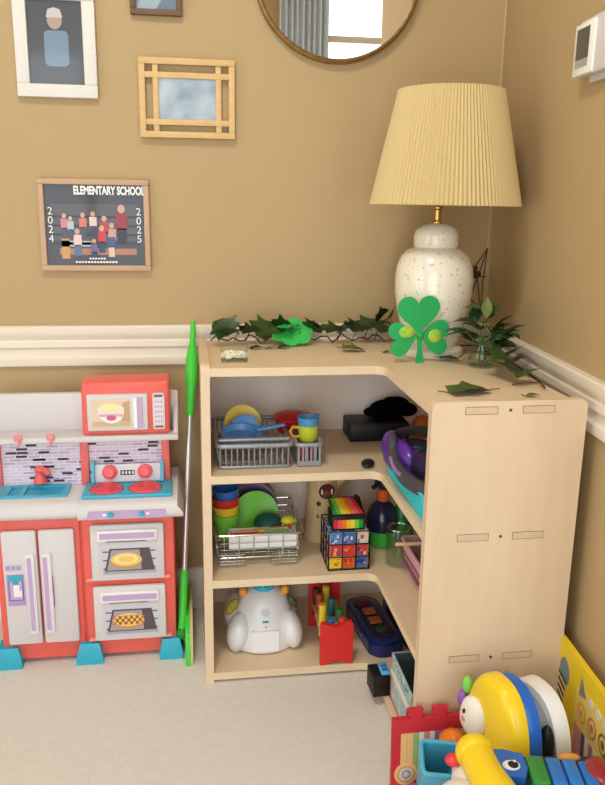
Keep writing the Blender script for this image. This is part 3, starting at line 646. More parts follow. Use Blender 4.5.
ct_.part('handle', ct_.l().m(pl((200, 34, 40))).tube([(.047, -.012, .038), (.062, -.010, .042), (.065, 0, .043), (.062, .010, .042), (.047, .012, .038)], .0035, 8))
cu = T('toy_cup', 'yellow green toy cup with an orange handle on the cutlery holder', 'cup', (-.454, -.285, Z1+.052))
cu.part('cup_body', cu.l().m(pl((206, 214, 58), .35)).lathe([(.0001, 0), (.021, 0), (.0225, .004), (.025, .037), (.0255, .038), (.0235, .038), (.020, .004), (.0001, .003)], 32, caps=False))
cu.part('handle', cu.l().m(pl((240, 160, 50))).tube([(-.023, 0, .031), (-.038, 0, .033), (-.044, 0, .022), (-.038, 0, .009), (-.022, 0, .008)], .004, 8), label='orange loop handle')
solo('toy_cup', MB().m(pl((86, 160, 208), .35)).lathe([(.0001, 0), (.0185, 0), (.021, .03), (.025, .034), (.0265, .052), (.027, .0535), (.025, .0535), (.022, .034), (.0001, .004)], 32, caps=False), 'light blue toy cup stacked in the yellow green cup', 'cup', (-.454, -.285, Z1+.052+.0045))
# black box and fleece
solo('black_box', MB().m(BLACK).box(-.080, .080, -.05, .05, 0, .047, r=.003), 'plain black box at the back of the upper shelf', 'box', (-.243, -.105, Z1+.0006))
b = MB().m(FUZZ).ell((0, 0, .022), (.052, .036, .024)).ell((.022, .004, .026), (.040, .034, .027)).ell((-.030, -.004, .014), (.040, .030, .014)).ell((.052, .006, .016), (.030, .028, .018)).ell((.008, 0, .036), (.026, .024, .018))
lo = min(v.z for v in b.v)
for v in b.v: v.z = max(v.z-lo, 0)
solo('black_hat', b, 'fuzzy black hat lying on the black box', 'hat', (-.205, -.088, Z1+.0482))

# teal basket with strapped purple gear
bk = T('plastic_basket', 'turquoise plastic basket on the right wing of the upper shelf', 'basket', (-.175, -.55, Z1))
TEAL = mat('turquoise_plastic', (62, 206, 214), .35)
def lattice_basket(th, x0, x1, y0, y1, h, m, fl=.008, step=.013):
    z0 = th.o.location.z; b = th.w().m(m).box(x0+fl, x1-fl, y0+fl, y1-fl, z0+.001, z0+.004)
    th.part('bottom', b)
    b = th.w().m(m); rim(b, x0, x1, y0, y1, z0+h, .0045, 8, .016); rim(b, x0+.002, x1-.002, y0+.002, y1-.002, z0+h-.012, .0028, 6, .016); rim(b, x0+fl, x1-fl, y0+fl, y1-fl, z0+.005, .003, 6, .012)
    th.part('rim', b)
    b = th.w().m(m)
    def bars(A, B, n):
        for i in range(n+1):
            p = Vector(A).lerp(Vector(B), i/n); c = Vector(((x0+x1)/2, (y0+y1)/2, 0)); q = p.copy(); dx = c-p
            if abs(A[0]-B[0]) > abs(A[1]-B[1]): q.y += fl*(1 if dx.y > 0 else -1)
            else: q.x += fl*(1 if dx.x > 0 else -1)
            b.tube([(p.x, p.y, z0+h), (q.x, q.y, z0+.004)], .0024, 5)
    bars((x0, y0+.012, 0), (x0, y1-.012, 0), int((y1-y0)/step)); bars((x1, y0+.012, 0), (x1, y1-.012, 0), int((y1-y0)/step))
    bars((x0+.012, y0, 0), (x1-.012, y0, 0), int((x1-x0)/step)); bars((x0+.012, y1, 0), (x1-.012, y1, 0), int((x1-x0)/step))
    for k in (.3, .6):
        rim(b, x0+fl*(1-k), x1-fl*(1-k), y0+fl*(1-k), y1-fl*(1-k), z0+h*k, .0024, 5, .014)
    # solid corner posts
    for cx_, cy_ in ((x0, y0), (x0, y1), (x1, y0), (x1, y1)):
        sx_ = 1 if cx_ == x0 else -1; sy_ = 1 if cy_ == y0 else -1
        b.tube([(cx_+sx_*.006, cy_+sy_*.006, z0+h), (cx_+sx_*(fl+.004), cy_+sy_*(fl+.004), z0+.004)], .008, 8)
    th.part('lattice_sides', b)
lattice_basket(bk, -.290, -.070, -.700, -.400, .060, TEAL)
solo('black_pad', MB().m(mat('black_rubber', (24, 24, 26), .45)).ell((0, 0, .0075), (.016, .026, .0075)), 'small black oval pad at the inner corner of the upper shelf', 'pad', (-.318, -.345, Z1+.0005), (0, 0, R(-20)))
PUR = mat('purple_shell', (92, 44, 150), .35, coat=.2); GRY = mat('grey_strap', (78, 72, 78), .6)
hg = T('strapped_helmet', 'purple and grey strapped helmet lying in the turquoise basket', 'helmet', (-.235, -.53, Z1+.012))
def smooth(p, k=4):
    out = []; p = [Vector(q) for q in p]; P = [p[0]]+p+[p[-1]]
    for i in range(len(p)-1):
        for j in range(k):
            u = j/k; a, b_, c, d = P[i:i+4]; out.append(.5*((2*b_)+(c-a)*u+(2*a-5*b_+4*c-d)*u*u+(3*b_-a-3*c+d)*u**3))
    return out+[p[-1]]
def strap(th, m, pts, r, flat_=1.0): return th.w().m(m).tube(smooth(pts), r, 10)
hg.part('shell', hg.w().m(PUR).ell((0, 0, 0), (.030, .062, .040), TR(-.272, -.425, Z1+.060, R(24), 0, R(5))).ell((0, 0, 0), (.026, .05, .036), TR(-.262, -.47, Z1+.062, R(20), 0, R(5))))
hg.part('inner_shell', hg.w().m(mat('dark_purple_mesh', (52, 32, 84), .6, noise=.4, nscale=90)).ell((0, 0, 0), (.030, .095, .036), TR(-.240, -.570, Z1+.075, R(-14))))
hg.part('frame_strap', strap(hg, GRY, [(-.280, -.425, .628), (-.288, -.452, .620), (-.292, -.470, .604), (-.293, -.512, .590), (-.290, -.567, .584), (-.284, -.641, .590), (-.275, -.70, .604)], [.011]*8+[.0135]*8+[.016]*9), label='thick grey strap')
b = strap(hg, BLACK, [(-.272, -.398, .606), (-.268, -.426, .636), (-.262, -.496, .664), (-.255, -.582, .688), (-.24, -.666, .690), (-.20, -.70, .665)], .010)
b.tube(smooth([(-.255, -.425, .600), (-.255, -.468, .628), (-.250, -.549, .652), (-.235, -.640, .660), (-.20, -.68, .640)]), .0085, 10)
hg.part('top_strap', b, label='black upper strap')
hg.part('padding', hg.w().m(BLACK).ell((-.248, -.660, Z1+.066), (.034, .032, .034)), label='black padding')
hg.part('trim_strip', strap(hg, mat('lilac_strip', (150, 130, 176), .4), [(-.303, -.495, .603), (-.306, -.532, .595), (-.305, -.575, .594)], .0045), label='lilac trim strip')
solo('orange_ball', MB().m(mat('orange_ball', (196, 104, 52), .5)).ell((0, 0, .030), .030), 'orange ball at the back right corner of the upper shelf', 'ball', (-.118, -.125, Z1+.0006))

# ------------------------------------------------------------------ second level
Z2 = .271
wr = T('wire_rack', 'chrome wire toy dish rack on the middle shelf', 'dish rack', (-.57, -.20, Z2))
b = wr.w().m(CHROME)
rim(b, -.682, -.466, -.315, -.075, Z2+.083, .0028, 8); rim(b, -.676, -.472, -.308, -.082, Z2+.022, .0022, 8)
wr.part('frame', b)
b = wr.w().m(CHROME)
for i in range(6): x = -.66+.036*i; b.tube([(x, -.314, Z2+.082), (x, -.308, Z2+.022), (x, -.082, Z2+.022), (x, -.076, Z2+.082)], .0014, 5)
for y in (-.28, -.24, -.20, -.16, -.12): b.tube([(-.681, y, Z2+.082), (-.675, y, Z2+.022), (-.473, y, Z2+.022), (-.467, y, Z2+.082)], .0014, 5)
for z in (.045, .062): rim(b, -.679, -.469, -.312, -.078, Z2+z, .0013, 5)
for x0, x1 in ((-.672, -.610), (-.545, -.482)):
    for z in (.010, .018, .026, .034): b.tube([(x0, -.305, Z2+z), (x0, -.318, Z2+z), (x1, -.318, Z2+z), (x1, -.305, Z2+z)], .0014, 5)
    b.tube([(x0+.02, -.318, Z2+.04), (x0+.02, -.318, Z2+.002)], .0018, 5).tube([(x1-.02, -.318, Z2+.04), (x1-.02, -.318, Z2+.002)], .0018, 5)
for x in (-.66, -.49): b.tube([(x, -.10, Z2+.022), (x, -.10, Z2+.001)], .0018, 5)
wr.part('wires', b)
ty = T('utensil_tray', 'long white plastic tray hooked inside the front of the chrome rack', 'tray', (-.565, -.285, Z2+.045))
b = ty.l().m(pl((238, 238, 234), .3)).box(-.083, .083, -.021, .021, 0, .003)
for q_ in ((-.083, .083, -.021, -.0185), (-.083, .083, .0185, .021), (-.083, -.0805, -.0185, .0185), (.0805, .083, -.0185, .0185)): b.box(*q_, .003, .036)
ty.part('tub', b)
for i, (x0, x1, c, nm) in enumerate(((-.645, -.575, (206, 40, 54), 'red toy spatula lying in the white tray of the chrome rack'), (-.64, -.56, (236, 168, 54), 'yellow toy spoon lying in the white tray of the chrome rack'), (-.585, -.50, (150, 190, 60), 'green toy fork lying in the white tray of the chrome rack'), (-.545, -.49, (196, 50, 60), 'short red toy knife at the right end of the white tray'))):
    y = -.288+.006*i-.005; solo('toy_utensil', MB().m(pl(c)).tube([(0, 0, 0), ((x1-x0)*.6, .001, .001), (x1-x0, 0, 0)], [.003, .003, .006], 8), nm, 'utensil', (x0, y, Z2+.078+.0015*i), (0, 0, R(2*(i-1))), group='toy utensils in the white tray')
cups = [((122, 196, 60), 'lime green toy cup at the bottom of the nested stack in the chrome rack'), ((240, 196, 50), 'yellow toy cup nested in the lime green cup'), ((206, 52, 48), 'red toy cup nested in the yellow cup'), ((50, 110, 190), 'blue toy cup on top of the nested stack in the chrome rack')]
for i, (c, nm) in enumerate(cups):
    r_ = .0345-.0006*i; H_ = .066
    solo('toy_cup', MB().m(pl(c, .35)).lathe([(.0001, 0), (r_*.72, 0), (r_*.76, .003), (r_, H_), (r_+.001, H_+.002), (r_-.0016, H_+.002), (r_*.76-.002, .005), (.0001, .004)], 34, caps=False), nm, 'cup', (-.648, -.225, Z2+.0245+.0215*i+.018), (R(2), R(-3), 0), group='nested toy cups')
plate('toy_plate', 'large lime green toy plate standing in the chrome rack', (118, 204, 40), .060, -.572, -.175, Z2+.080, R(70), R(3), group='toy plates in the chrome rack')
plate('toy_plate', 'dark purple toy plate behind the lime green plate', (88, 60, 96), .066, -.578, -.140, Z2+.088, R(72), 0, group='toy plates in the chrome rack')
plate('toy_plate', 'dusty pink toy plate at the very back of the chrome rack', (170, 84, 106), .068, -.582, -.112, Z2+.092, R(72), 0, group='toy plates in the chrome rack')
solo('toy_bowl', MB().m(pl((24, 92, 84), .35)).lathe([(.038, 0), (.037, .006), (.028, .018), (.012, .025), (.0001, .026)], 30), 'dark green toy bowl turned over in front of the lime green plate', 'bowl', (-.545, -.225, Z2+.0745))
solo('toy_lemon', MB().m(pl((226, 214, 52), .45)).ell((0, 0, .013), (.018, .013, .013)).ell((.018, 0, .013), (.005, .004, .004), None, 8, 6), 'yellow toy lemon at the right side of the chrome rack', 'lemon', (-.497, -.25, Z2+.0765))
# hollow log
LOG = mat('pale_log_wood', (222, 188, 140), .6, noise=.18, nscale=9, stretch=(9, 9, 1.2))
lg = T('log_toy', 'pale hollow wooden log toy with a round hole and a branch stub', 'toy', (-.393, -.155, Z2+.0005))
lg.part('trunk', lg.l().m(LOG).lathe([(.0001, 0), (.050, 0), (.051, .004), (.046, .06), (.042, .12), (.041, .19), (.042, .198), (.035, .198), (.034, .19), (.0001, .185)], 36, caps=False))
lg.part('branch_stub', lg.l().m(LOG).tube([(.030, -.005, .145), (.048, -.010, .166), (.052, -.011, .170)], [.017, .014, .013], 16))
hole = lg.part('hole', lg.l().m(mat('hole_brown', (92, 44, 34), .7)).lathe([(.0001, .002), (.017, .002), (.020, .004), (.021, .0)], 26, TR(.004, -.0405, .142, R(90))))
lg.part('creature', lg.l().m(mat('creature_red', (128, 58, 42), .6)).ell((.004, -.044, .136), (.013, .006, .012)).m(flat((236, 226, 210))).ell((-.009, -.045, .142), (.003, .003, .008)).ell((.017, -.045, .142), (.003, .003, .008)), parent=hole, label='red brown carved creature peeping from the hole')
for z, c in ((.108, (70, 50, 40)), (.073, (104, 120, 50))): lg.part('dot', lg.l().m(flat(c)).lathe([(.0001, .0015), (.006, .001), (.0065, -.003)], 14, TR(-.016, -.0405+(.0 if z > .1 else -.0005), z, R(90))))
# wire crate with picture blocks
cr = T('wire_crate', 'black wire crate of picture blocks on the middle shelf', 'crate', (-.360, -.30, Z2))
b = cr.w().m(mat('black_wire', (26, 24, 26), .4, metal=.3)); x0, x1, y0, y1, h = -.4105, -.3095, -.3605, -.2505, .101
for z in (.002, .035, .068, h): b.tube([(x0, y0, Z2+z), (x1, y0, Z2+z), (x1, y1, Z2+z), (x0, y1, Z2+z)], .0016, 6, closed=True)
for i in range(4):
    u = i/3; b.tube([(x0+(x1-x0)*u, y0, Z2+.002), (x0+(x1-x0)*u, y0, Z2+h)], .0016, 6); b.tube([(x0+(x1-x0)*u, y1, Z2+.002), (x0+(x1-x0)*u, y1, Z2+h)], .0016, 6)
    b.tube([(x0, y0+(y1-y0)*u, Z2+.002), (x0, y0+(y1-y0)*u, Z2+h)], .0016, 6); b.tube([(x1, y0+(y1-y0)*u, Z2+.002), (x1, y0+(y1-y0)*u, Z2+h)], .0016, 6)
    b.tube([(x0+(x1-x0)*u, y0, Z2+.002), (x0+(x1-x0)*u, y1, Z2+.002)], .0014, 6)
cr.part('wires', b)
pics = {(0, 2): ((90, 140, 190), (220, 226, 232), (50, 80, 150)), (1, 2): ((70, 110, 180), (150, 130, 170), (230, 230, 236)), (2, 2): ((214, 206, 190), (206, 70, 60), (120, 140, 170)),
        (0, 1): ((206, 70, 80), (236, 180, 90), (160, 50, 90)), (1, 1): ((214, 66, 54), (240, 150, 80), (120, 40, 60)), (2, 1): ((200, 64, 66), (230, 200, 180), (90, 60, 110)),
        (0, 0): ((240, 200, 50), (206, 120, 40), (250, 230, 150)), (1, 0): ((226, 90, 40), (246, 196, 60), (200, 50, 50)), (2, 0): ((80, 110, 170), (200, 140, 90), (50, 60, 110))}
names = {0: 'bottom', 1: 'middle', 2: 'top'}; cn = {0: 'left', 1: 'centre', 2: 'right'}; colw = {(0, 2): 'pale blue', (1, 2): 'blue violet', (2, 2): 'cream and red', (0, 1): 'crimson', (1, 1): 'scarlet', (2, 1): 'red and cream', (0, 0): 'yellow', (1, 0): 'orange', (2, 0): 'dusty blue'}
def picblock(b, cols, seed):
    r = random.Random(seed); s = .0152; b.m(flat((226, 216, 200))).box(-s, s, -s, s, 0, 2*s, r=.001)
    for face in range(3):
        for k in range(8):
            c = cols[0] if k == 0 else cols[r.randrange(3)]; e_ = .0004+.0001*k
            if k == 0: u0, u1, v0, v1 = -s*.93, s*.93, s*.07, s*1.93
            else: u0 = r.uniform(-s*.9, s*.3); u1 = u0+r.uniform(.3, .6)*s; v0 = r.uniform(.1*s, 1.3*s); v1 = v0+r.uniform(.3, .6)*s
            b.m(glossy(c))
            if face == 0: b.box(u0, u1, -s-e_, -s, v0, v1)
            elif face == 1: b.box(-s-e_, -s, u0, u1, v0, v1)
            else: b.box(u0, u1, v0-s, v1-s, 2*s, 2*s+e_)
    return b
for i in range(3):
    for k in range(3):
        x = -.3925+.0325*i; z = Z2+.0045+.0318*k
        solo('picture_block', picblock(MB(), pics[(i, k)], i*3+k), '%s picture block, %s row, front %s of the wire crate' % (colw[(i, k)], names[k], cn[i]), 'block', (x, -.342, z), group='picture blocks in the wire crate')
for k in range(3):
    for q_ in range(1, 3):
        solo('picture_block', picblock(MB(), pics[((q_+k) % 3, k)], 40+q_*3+k), 'picture block on the left side of the crate, %s row, %s from the front' % (names[k], ('second', 'third')[q_-1]), 'block', (-.3925, -.342+.0345*q_, Z2+.0045+.0318*k), group='picture blocks in the wire crate')
RB = [(216, 52, 58), (236, 92, 110), (240, 130, 40), (244, 190, 50), (240, 214, 70), (120, 196, 70), (40, 150, 70)]
rb = T('rainbow_box', 'black-edged box with rainbow stripes on top of the picture blocks', 'box', (-.362, -.322, Z2+.1025))
b = rb.l().m(BLACK).box(-.040, .040, -.030, .034, 0, .036, r=.001); rb.part('body', b)
b = rb.l()
for i, c in enumerate(RB): b.m(glossy(c)).box(-.036+.0103*i, -.0258+.0103*i, -.0308, -.029, .004, .026)
rb.part('front_stripes', b)
b = rb.l().m(BLACK); X = TR(0, -.030, .036, R(16))
b.box(-.040, .040, 0, .072, 0, .003, X)
for i, c in enumerate(RB[::-1]): b.m(glossy(c)).prism([(-.038+.0107*i, .004), (-.0273+.0107*i, .004), (-.034+.0095*i, .068), (-.0435+.0095*i+.0, .068)] if i else [(-.038, .004), (-.0273, .004), (-.034, .068), (-.038, .068)], .003, .0035, 'z', X)
rb.part('lid', b, label='sloping striped lid')
b = rb.l().m(BLACK).box(.026, .034, .025, .033, .036, .066); rb.part('corner_post', b)
# bottles, jar, pink basket
NAVY = mat('navy_bottle', (26, 32, 74), .25, coat=.4); GBOT = mat('green_bottle', (40, 140, 60), .25, coat=.3)
bt = T('pump_bottle', 'dark blue bottle with an orange collar and green base', 'bottle', (-.243, -.215, Z2+.0005))
bt.part('body', bt.l().m(NAVY).lathe([(.040, .042), (.0425, .056), (.042, .076), (.036, .095), (.024, .112), (.013, .120), (.0001, .121)], 36))
bt.part('base', bt.l().m(mat('lime_base', (70, 190, 70), .3)).lathe([(.0001, 0), (.036, 0), (.039, .006), (.0405, .042), (.0001, .0425)], 36), label='bright green lower part')
bt.part('collar', bt.l().m(pl((226, 100, 40))).lathe([(.0155, .120), (.0165, .123), (.0155, .150), (.012, .152)], 24), label='orange collar')
bt.part('pump_head', bt.l().m(mat('dark_pump', (30, 44, 50), .4)).lathe([(.010, .151), (.011, .156), (.022, .160), (.024, .172), (.018, .179), (.0001, .181)], 24).tube([(0, 0, .168), (-.02, -.015, .170), (-.034, -.026, .164)], .006, 8))
bt = T('green_bottle', 'green bottle leaning beside the dark blue bottle', 'bottle', (-.178, -.215, Z2+.0005), (R(0), R(-9), 0))
bt.part('body', bt.l().m(GBOT).lathe([(.0001, .0), (.022, .0), (.025, .004), (.025, .07), (.020, .09), (.010, .105), (.009, .118), (.0001, .119)], 26, TR(0, 0, .0042)))
bt.part('cap', bt.l().m(mat('dark_green_cap', (24, 74, 40), .4)).lathe([(.011, .117), (.011, .132), (.0001, .133)], 18, TR(0, 0, .0042)))
jr = T('glass_jar', 'empty clear glass jar with a metal clip on the middle shelf', 'jar', (-.232, -.338, Z2+.0005))
jr.part('glass', jr.l().m(GLASS).lathe([(.001, .0), (.028, .0), (.031, .004), (.031, .078), (.027, .090), (.025, .094), (.027, .099), (.027, .103), (.0245, .103), (.0235, .094), (.0285, .078), (.0285, .006), (.001, .004)], 32, caps=False))
jr.part('clip', jr.l().m(CHROME).tube([(.027*cos(R(a)), .027*sin(R(a)), .096) for a in range(0, 360, 15)], .0012, 5, closed=True).tube([(.027, 0, .096), (.034, -.004, .09), (.036, -.004, .105), (.027, -.004, .109)], .0012, 5))
pb = T('plastic_basket', 'dusty pink plastic basket on the right wing of the middle shelf', 'basket', (-.13, -.46, Z2))
PINK = mat('dusty_pink_plastic', (226, 176, 190), .4)
b = pb.w().m(PINK); 
def wallbox(b, x0, x1, y0, y1, z0, z1, fl, th=.003):
    lo = [(x0+fl, y0+fl), (x1-fl, y0+fl), (x1-fl, y1-fl), (x0+fl, y1-fl)]; hi = [(x0, y0), (x1, y0), (x1, y1), (x0, y1)]
    li = [(x0+fl+th, y0+fl+th), (x1-fl-th, y0+fl+th), (x1-fl-th, y1-fl-th), (x0+fl+th, y1-fl-th)]; hin = [(x0+th, y0+th), (x1-th, y0+th), (x1-th, y1-th), (x0+th, y1-th)]
    vs = [(*p, z0) for p in lo]+[(*p, z1) for p in hi]+[(*p, z1) for p in hin]+[(*p, z0+th) for p in li]
    fs = [(3, 2, 1, 0), (12, 13, 14, 15)]+[(o_+i, o_+(i+1) % 4, o_+4+(i+1) % 4, o_+4+i) for o_ in (0, 4, 8) for i in range(4)]
    return b.add(vs, fs, False)
wallbox(b, -.232, -.04, -.545, -.370, Z2+.0005, Z2+.085, .012); pb.part('tub', b)
b = pb.w().m(PINK); rim(b, -.233, -.039, -.546, -.369, Z2+.085, .004, 8, .008); pb.part('rim', b)
b = pb.w().m(flat((150, 90, 112)))
for i in range(11):
    for k in range(3): b.box(-.2302+.003*(2-k)-.0016, -.2262+.003*(2-k), -.535+.0148*i, -.527+.0148*i, Z2+.066-.02*k, Z2+.074-.02*k)
pb.part('slots', b)
solo('wooden_stick', MB().m(LOG).tube([(0, 0, 0), (.075, -.01, .010), (.15, -.02, .016)], [.0045, .006, .0065], 10), 'pale wooden stick jutting out of the pink basket over the glass jar', 'stick', (-.262, -.420, Z2+.0905), (0, 0, R(-10)))
solo('blue_cloth', MB().m(mat('dark_blue_cloth', (52, 58, 80), .9, noise=.3, nscale=60)).ell((0, 0, .03), (.055, .055, .034)).ell((.03, .03, .04), (.04, .035, .03)).ell((-.03, -.03, .034), (.035, .03, .03)), 'dark blue bundled cloth inside the pink basket', 'cloth', (-.135, -.455, Z2+.0135))

# ------------------------------------------------------------------ bottom level
Z3 = .026
WT = pl((238, 236, 238), .3, coat=.2)
wt = T('baby_toy', 'large white plastic baby toy with orange knobs and a blue crown', 'toy', (-.558, -.245, Z3+.0005))
def shell(prof, sx, sy, m, b, X=None, n=40): return b.m(m).lathe(prof, n, (X or Matrix()) @ Matrix.Diagonal((sx, sy, 1, 1)), caps=True)
b = wt.l(); shell([(.086, .003), (.090, .018), (.084, .062), (.073, .105), (.060, .138), (.046, .157), (.026, .167), (.0001, .170)], 1, .85, WT, b); wt.part('body', b); wt.o.scale = (.98, .98, .92)
for sx_ in (-1, 1):
    wt.part('front_leg', wt.l().m(WT).ell((0, 0, 0), (.029, .040, .056), TR(sx_*.070, -.040, .0545, 0, R(-9)*sx_, 0), 24, 16))
wt.part('hind_side', wt.l().m(WT).ell((-.070, .03, .072), (.034, .05, .055)))
wt.part('hind_side', wt.l().m(WT).ell((.062, .03, .06), (.03, .05, .05)))
pp = wt.part('back_plate', wt.l().m(pl((244, 243, 246), .3)).prism(rrect(-.036, .034, .012, .072, .004), -.0772, -.062, 'y'))
def wy(z):                                                           # front surface of the white body at a height
    P = [(.090, .018), (.084, .062), (.073, .105), (.060, .138), (.046, .157), (.026, .167)]
    for (r0_, z0_), (r1_, z1_) in zip(P, P[1:]):
        if z <= z1_: return -.85*(r0_+(r1_-r0_)*(z-z0_)/(z1_-z0_))
    return -.02
b = wt.l().m(flat((150, 144, 164)))
for r_, n_ in ((.003, 5), (.0065, 10), (.0095, 14)):
    for k in range(n_): a = 2*pi*k/n_; z_ = .118+r_*sin(a); b.ell((r_*cos(a), wy(z_), z_), (.0011, .0012, .0011), None, 6, 4)
wt.part('speaker_grille', b)
wt.part('switch', wt.l().m(pl((40, 150, 190))).box(-.008, .008, wy(.094)-.002, -.05, .0915, .097, r=.0015), label='small blue switch')
b = wt.l().m(flat((206, 176, 190)))
for x_, z_, q_ in ((0, .080, 0), (-.036, .128, .016), (.036, .128, .016), (-.052, .104, .020)): b.ell((x_, wy(z_)+q_, z_), (.0028, .004, .0028), None, 10, 6)
wt.part('screw_caps', b)['kind'] = 'stuff'
b = wt.l().m(pl((60, 180, 210))).lathe([(.024, .160), (.028, .164), (.027, .176), (.0001, .177)], 24)
for k in range(7): a = 2*pi*k/7; b.ell((.021*cos(a), .021*sin(a), .178), (.006, .006, .006), None, 10, 8)
wt.part('crown', b, label='blue crown')
OR = pl((244, 166, 60))
for sx_ in (-1, 1): wt.part('knob', wt.l().m(OR).ell((sx_*.055, -.014, .160), (.011, .011, .013)).tube([(sx_*.045, -.008, .140), (sx_*.055, -.014, .158)], .008, 8), label='orange knob')
wt.part('flower', wt.l().m(mat('mustard_petals', (190, 170, 50), .5, noise=.3, nscale=80)).ell((0, 0, 0), (.013, .012, .026), TR(-.084, -.01, .114, 0, R(30))), label='mustard yellow petal on the left')
wt.part('flower', wt.l().m(mat('olive_petals', (92, 110, 60), .5, noise=.3, nscale=80)).ell((0, 0, 0), (.010, .010, .020), TR(.076, -.01, .120, 0, R(-30))), label='olive green petal on the right')
# pounding bench
RED = pl((222, 44, 40), .4)
be = T('pounding_bench', 'red wooden pounding bench with coloured pegs', 'pounding bench', (-.388, -.275, Z3+.0005))
fp = [(-.041, 0), (-.026, 0), (-.016, .008), (.016, .008), (.026, 0), (.041, 0), (.041, .108), (.037, .114), (.024, .110), (.012, .104), (-.012, .104), (-.024, .110), (-.037, .114), (-.041, .108)]
be.part('end_plate', be.l().m(RED).prism(fp, -.105, -.091, 'y')); be.part('end_plate', be.l().m(RED).prism([(x, z*1.14) for x, z in fp], .080, .094, 'y'))
be.part('plank', be.l().m(LOG).box(-.036, .036, -.091, .080, .062, .076, r=.002))
for nm, x, y, zt, c in (('yellow', -.026, -.040, .145, (240, 206, 50)), ('blue', -.010, -.072, .122, (40, 110, 170)), ('red', .018, -.074, .124, (206, 62, 50)), ('green', .020, -.030, .124, (60, 130, 70)), ('teal', .004, .0, .138, (34, 110, 110)), ('orange', -.022, .030, .136, (190, 76, 44)), ('pale yellow', .0, .060, .140, (232, 206, 70)), ('brown', -.026, .062, .134, (92, 44, 36))):
    be.part('peg', be.l().m(pl(c, .5)).tube([(x, y, .045), (x, y, zt-.016), (x, y, zt-.014)], [.0095, .0095, .0082], 16), label=nm+' peg')
# dark blue activity tray
BL = pl((20, 36, 104), .25, coat=.3)
tr = T('activity_tray', 'long dark blue rounded toy tray with orange squares', 'toy', (-.262, -.238, Z3+.0005), (0, 0, R(6)))
def plan(w, l, r): return rrect(-w, w, -l, l, r, 8)
b = tr.l().m(BL).prism(plan(.047, .128, .038), 0, .032, 'z', smooth=True).prism(plan(.041, .122, .034), .032, .037, 'z', smooth=True); tr.part('case', b)
tr.part('panel', tr.l().m(pl((26, 24, 40))).prism(plan(.030, .100, .026), .037, .039, 'z'))
for y in (-.015, .032): tr.part('square_button', tr.l().m(pl((190, 100, 62))).box(-.018, .014, y-.017, y+.013, .039, .045, r=.002), label='orange square button')
tr.part('round_button', tr.l().m(pl((110, 40, 50))).lathe([(.020, .039), (.020, .046), (.015, .049), (.0001, .050)], 24, TR(-.006, .080, 0)), label='dark red round button')
tr.part('round_button', tr.l().m(pl((30, 70, 56))).lathe([(.014, .039), (.013, .044), (.0001, .045)], 24, TR(0, -.062, 0)), label='dark green round button')
tr.part('side_strip', tr.l().m(pl((120, 130, 170))).box(-.0482, -.046, -.045, .02, .012, .020))
tr = T('activity_tray', 'second dark blue toy tray with coloured lights, behind the orange squares tray', 'toy', (-.161, -.235, Z3+.0005), (0, 0, R(6)))
tr.part('case', tr.l().m(BL).prism(plan(.042, .125, .036), 0, .052, 'z', smooth=True))
for y, c, nm in ((.055, (150, 110, 50), 'amber'), (.005, (200, 86, 50), 'orange'), (-.055, (30, 110, 60), 'green')): tr.part('round_button', tr.l().m(pl(c)).lathe([(.022, .052), (.021, .058), (.0001, .061)], 24, TR(-.019, y, 0)), label=nm+' round button')
# open carton with pale print
cb = T('open_carton', 'open cardboard carton with pale blue print and dark inside, behind the end panel', 'box', (-.20, -.60, Z3))
CART = mat('pale_print_card', (206, 220, 220), .6, c2=(150, 180, 180), nscale=60); INN = mat('dark_teal_card', (70, 92, 88), .8)
x0, x1, y0, y1, z1 = -.288, -.13, -.685, -.525, Z3+.118
b = cb.w().m(CART).box(x0, x0+.003, y0, y1, Z3+.001, z1).box(x1-.003, x1, y0, y1, Z3+.001, z1).box(x0+.003, x1-.003, y1-.003, y1, Z3+.001, z1).box(x0+.003, x1-.003, y0, y0+.003, Z3+.001, z1).box(x0, x1, y0, y1, Z3+.0005, Z3+.003)
b.m(INN).box(x0+.003, x0+.0036, y0+.003, y1-.003, Z3+.003, z1-.001).box(x0+.0036, x1-.0036, y1-.0036, y1-.003, Z3+.003, z1-.001).box(x1-.0036, x1-.003, y0+.003, y1-.003, Z3+.003, z1-.001)
cb.part('carton_walls', b)
b = cb.w().m(flat((240, 236, 222))).box(x0-.0008, x0, y0, y1, Z3+.066, Z3+.080).m(flat((206, 116, 124))).box(x0-.0007, x0, y1-.008, y1, Z3+.002, z1).box(x0-.0007, x0, y0+.02, y1, Z3+.002, Z3+.010)
b.m(flat((44, 60, 50))).box(x0-.0009, x0, -.668, -.656, Z3+.012, Z3+.062).m(flat((110, 180, 80))).box(x0-.0009, x0, -.684, -.668, Z3+.006, Z3+.055)
for i in range(22): rr_ = random.Random(i); y = rr_.uniform(y0+.01, y1-.02); z = Z3+.084+rr_.random()*.028; b.m(flat((96, 150, 160))).box(x0-.0009, x0, y, y+.008, z, z+.003)
cb.part('side_print', b)
solo('paper_sheet', MB().m(flat((238, 222, 186))).prism([(-.06, .001), (.03, .001), (.03, .128), (.0, .118), (-.02, .10), (-.045, .085), (-.06, .05)], -.001, .001, 'x'), 'cream paper sheet standing inside the open carton', 'paper', (-.245, -.61, Z3+.0035), (0, R(3), R(-4)))
solo('black_box', MB().m(BLACK).box(-.020, .020, -.028, .028, 0, .052, r=.002), 'small black box at the front edge of the bottom shelf', 'box', (-.309, -.493, .0005+Z3), (0, 0, R(4)))
solo('blue_toy', MB().m(pl((96, 176, 222), .3)).box(-.010, .012, -.030, .014, 0, .010, r=.004).m(pl((50, 110, 170))).box(-.006, .006, -.024, -.016, .0095, .0112).box(-.006, .006, -.010, -.002, .0095, .0112), 'small light blue toy on top of the small black box', 'toy', (-.299, -.488, Z3+.0532))

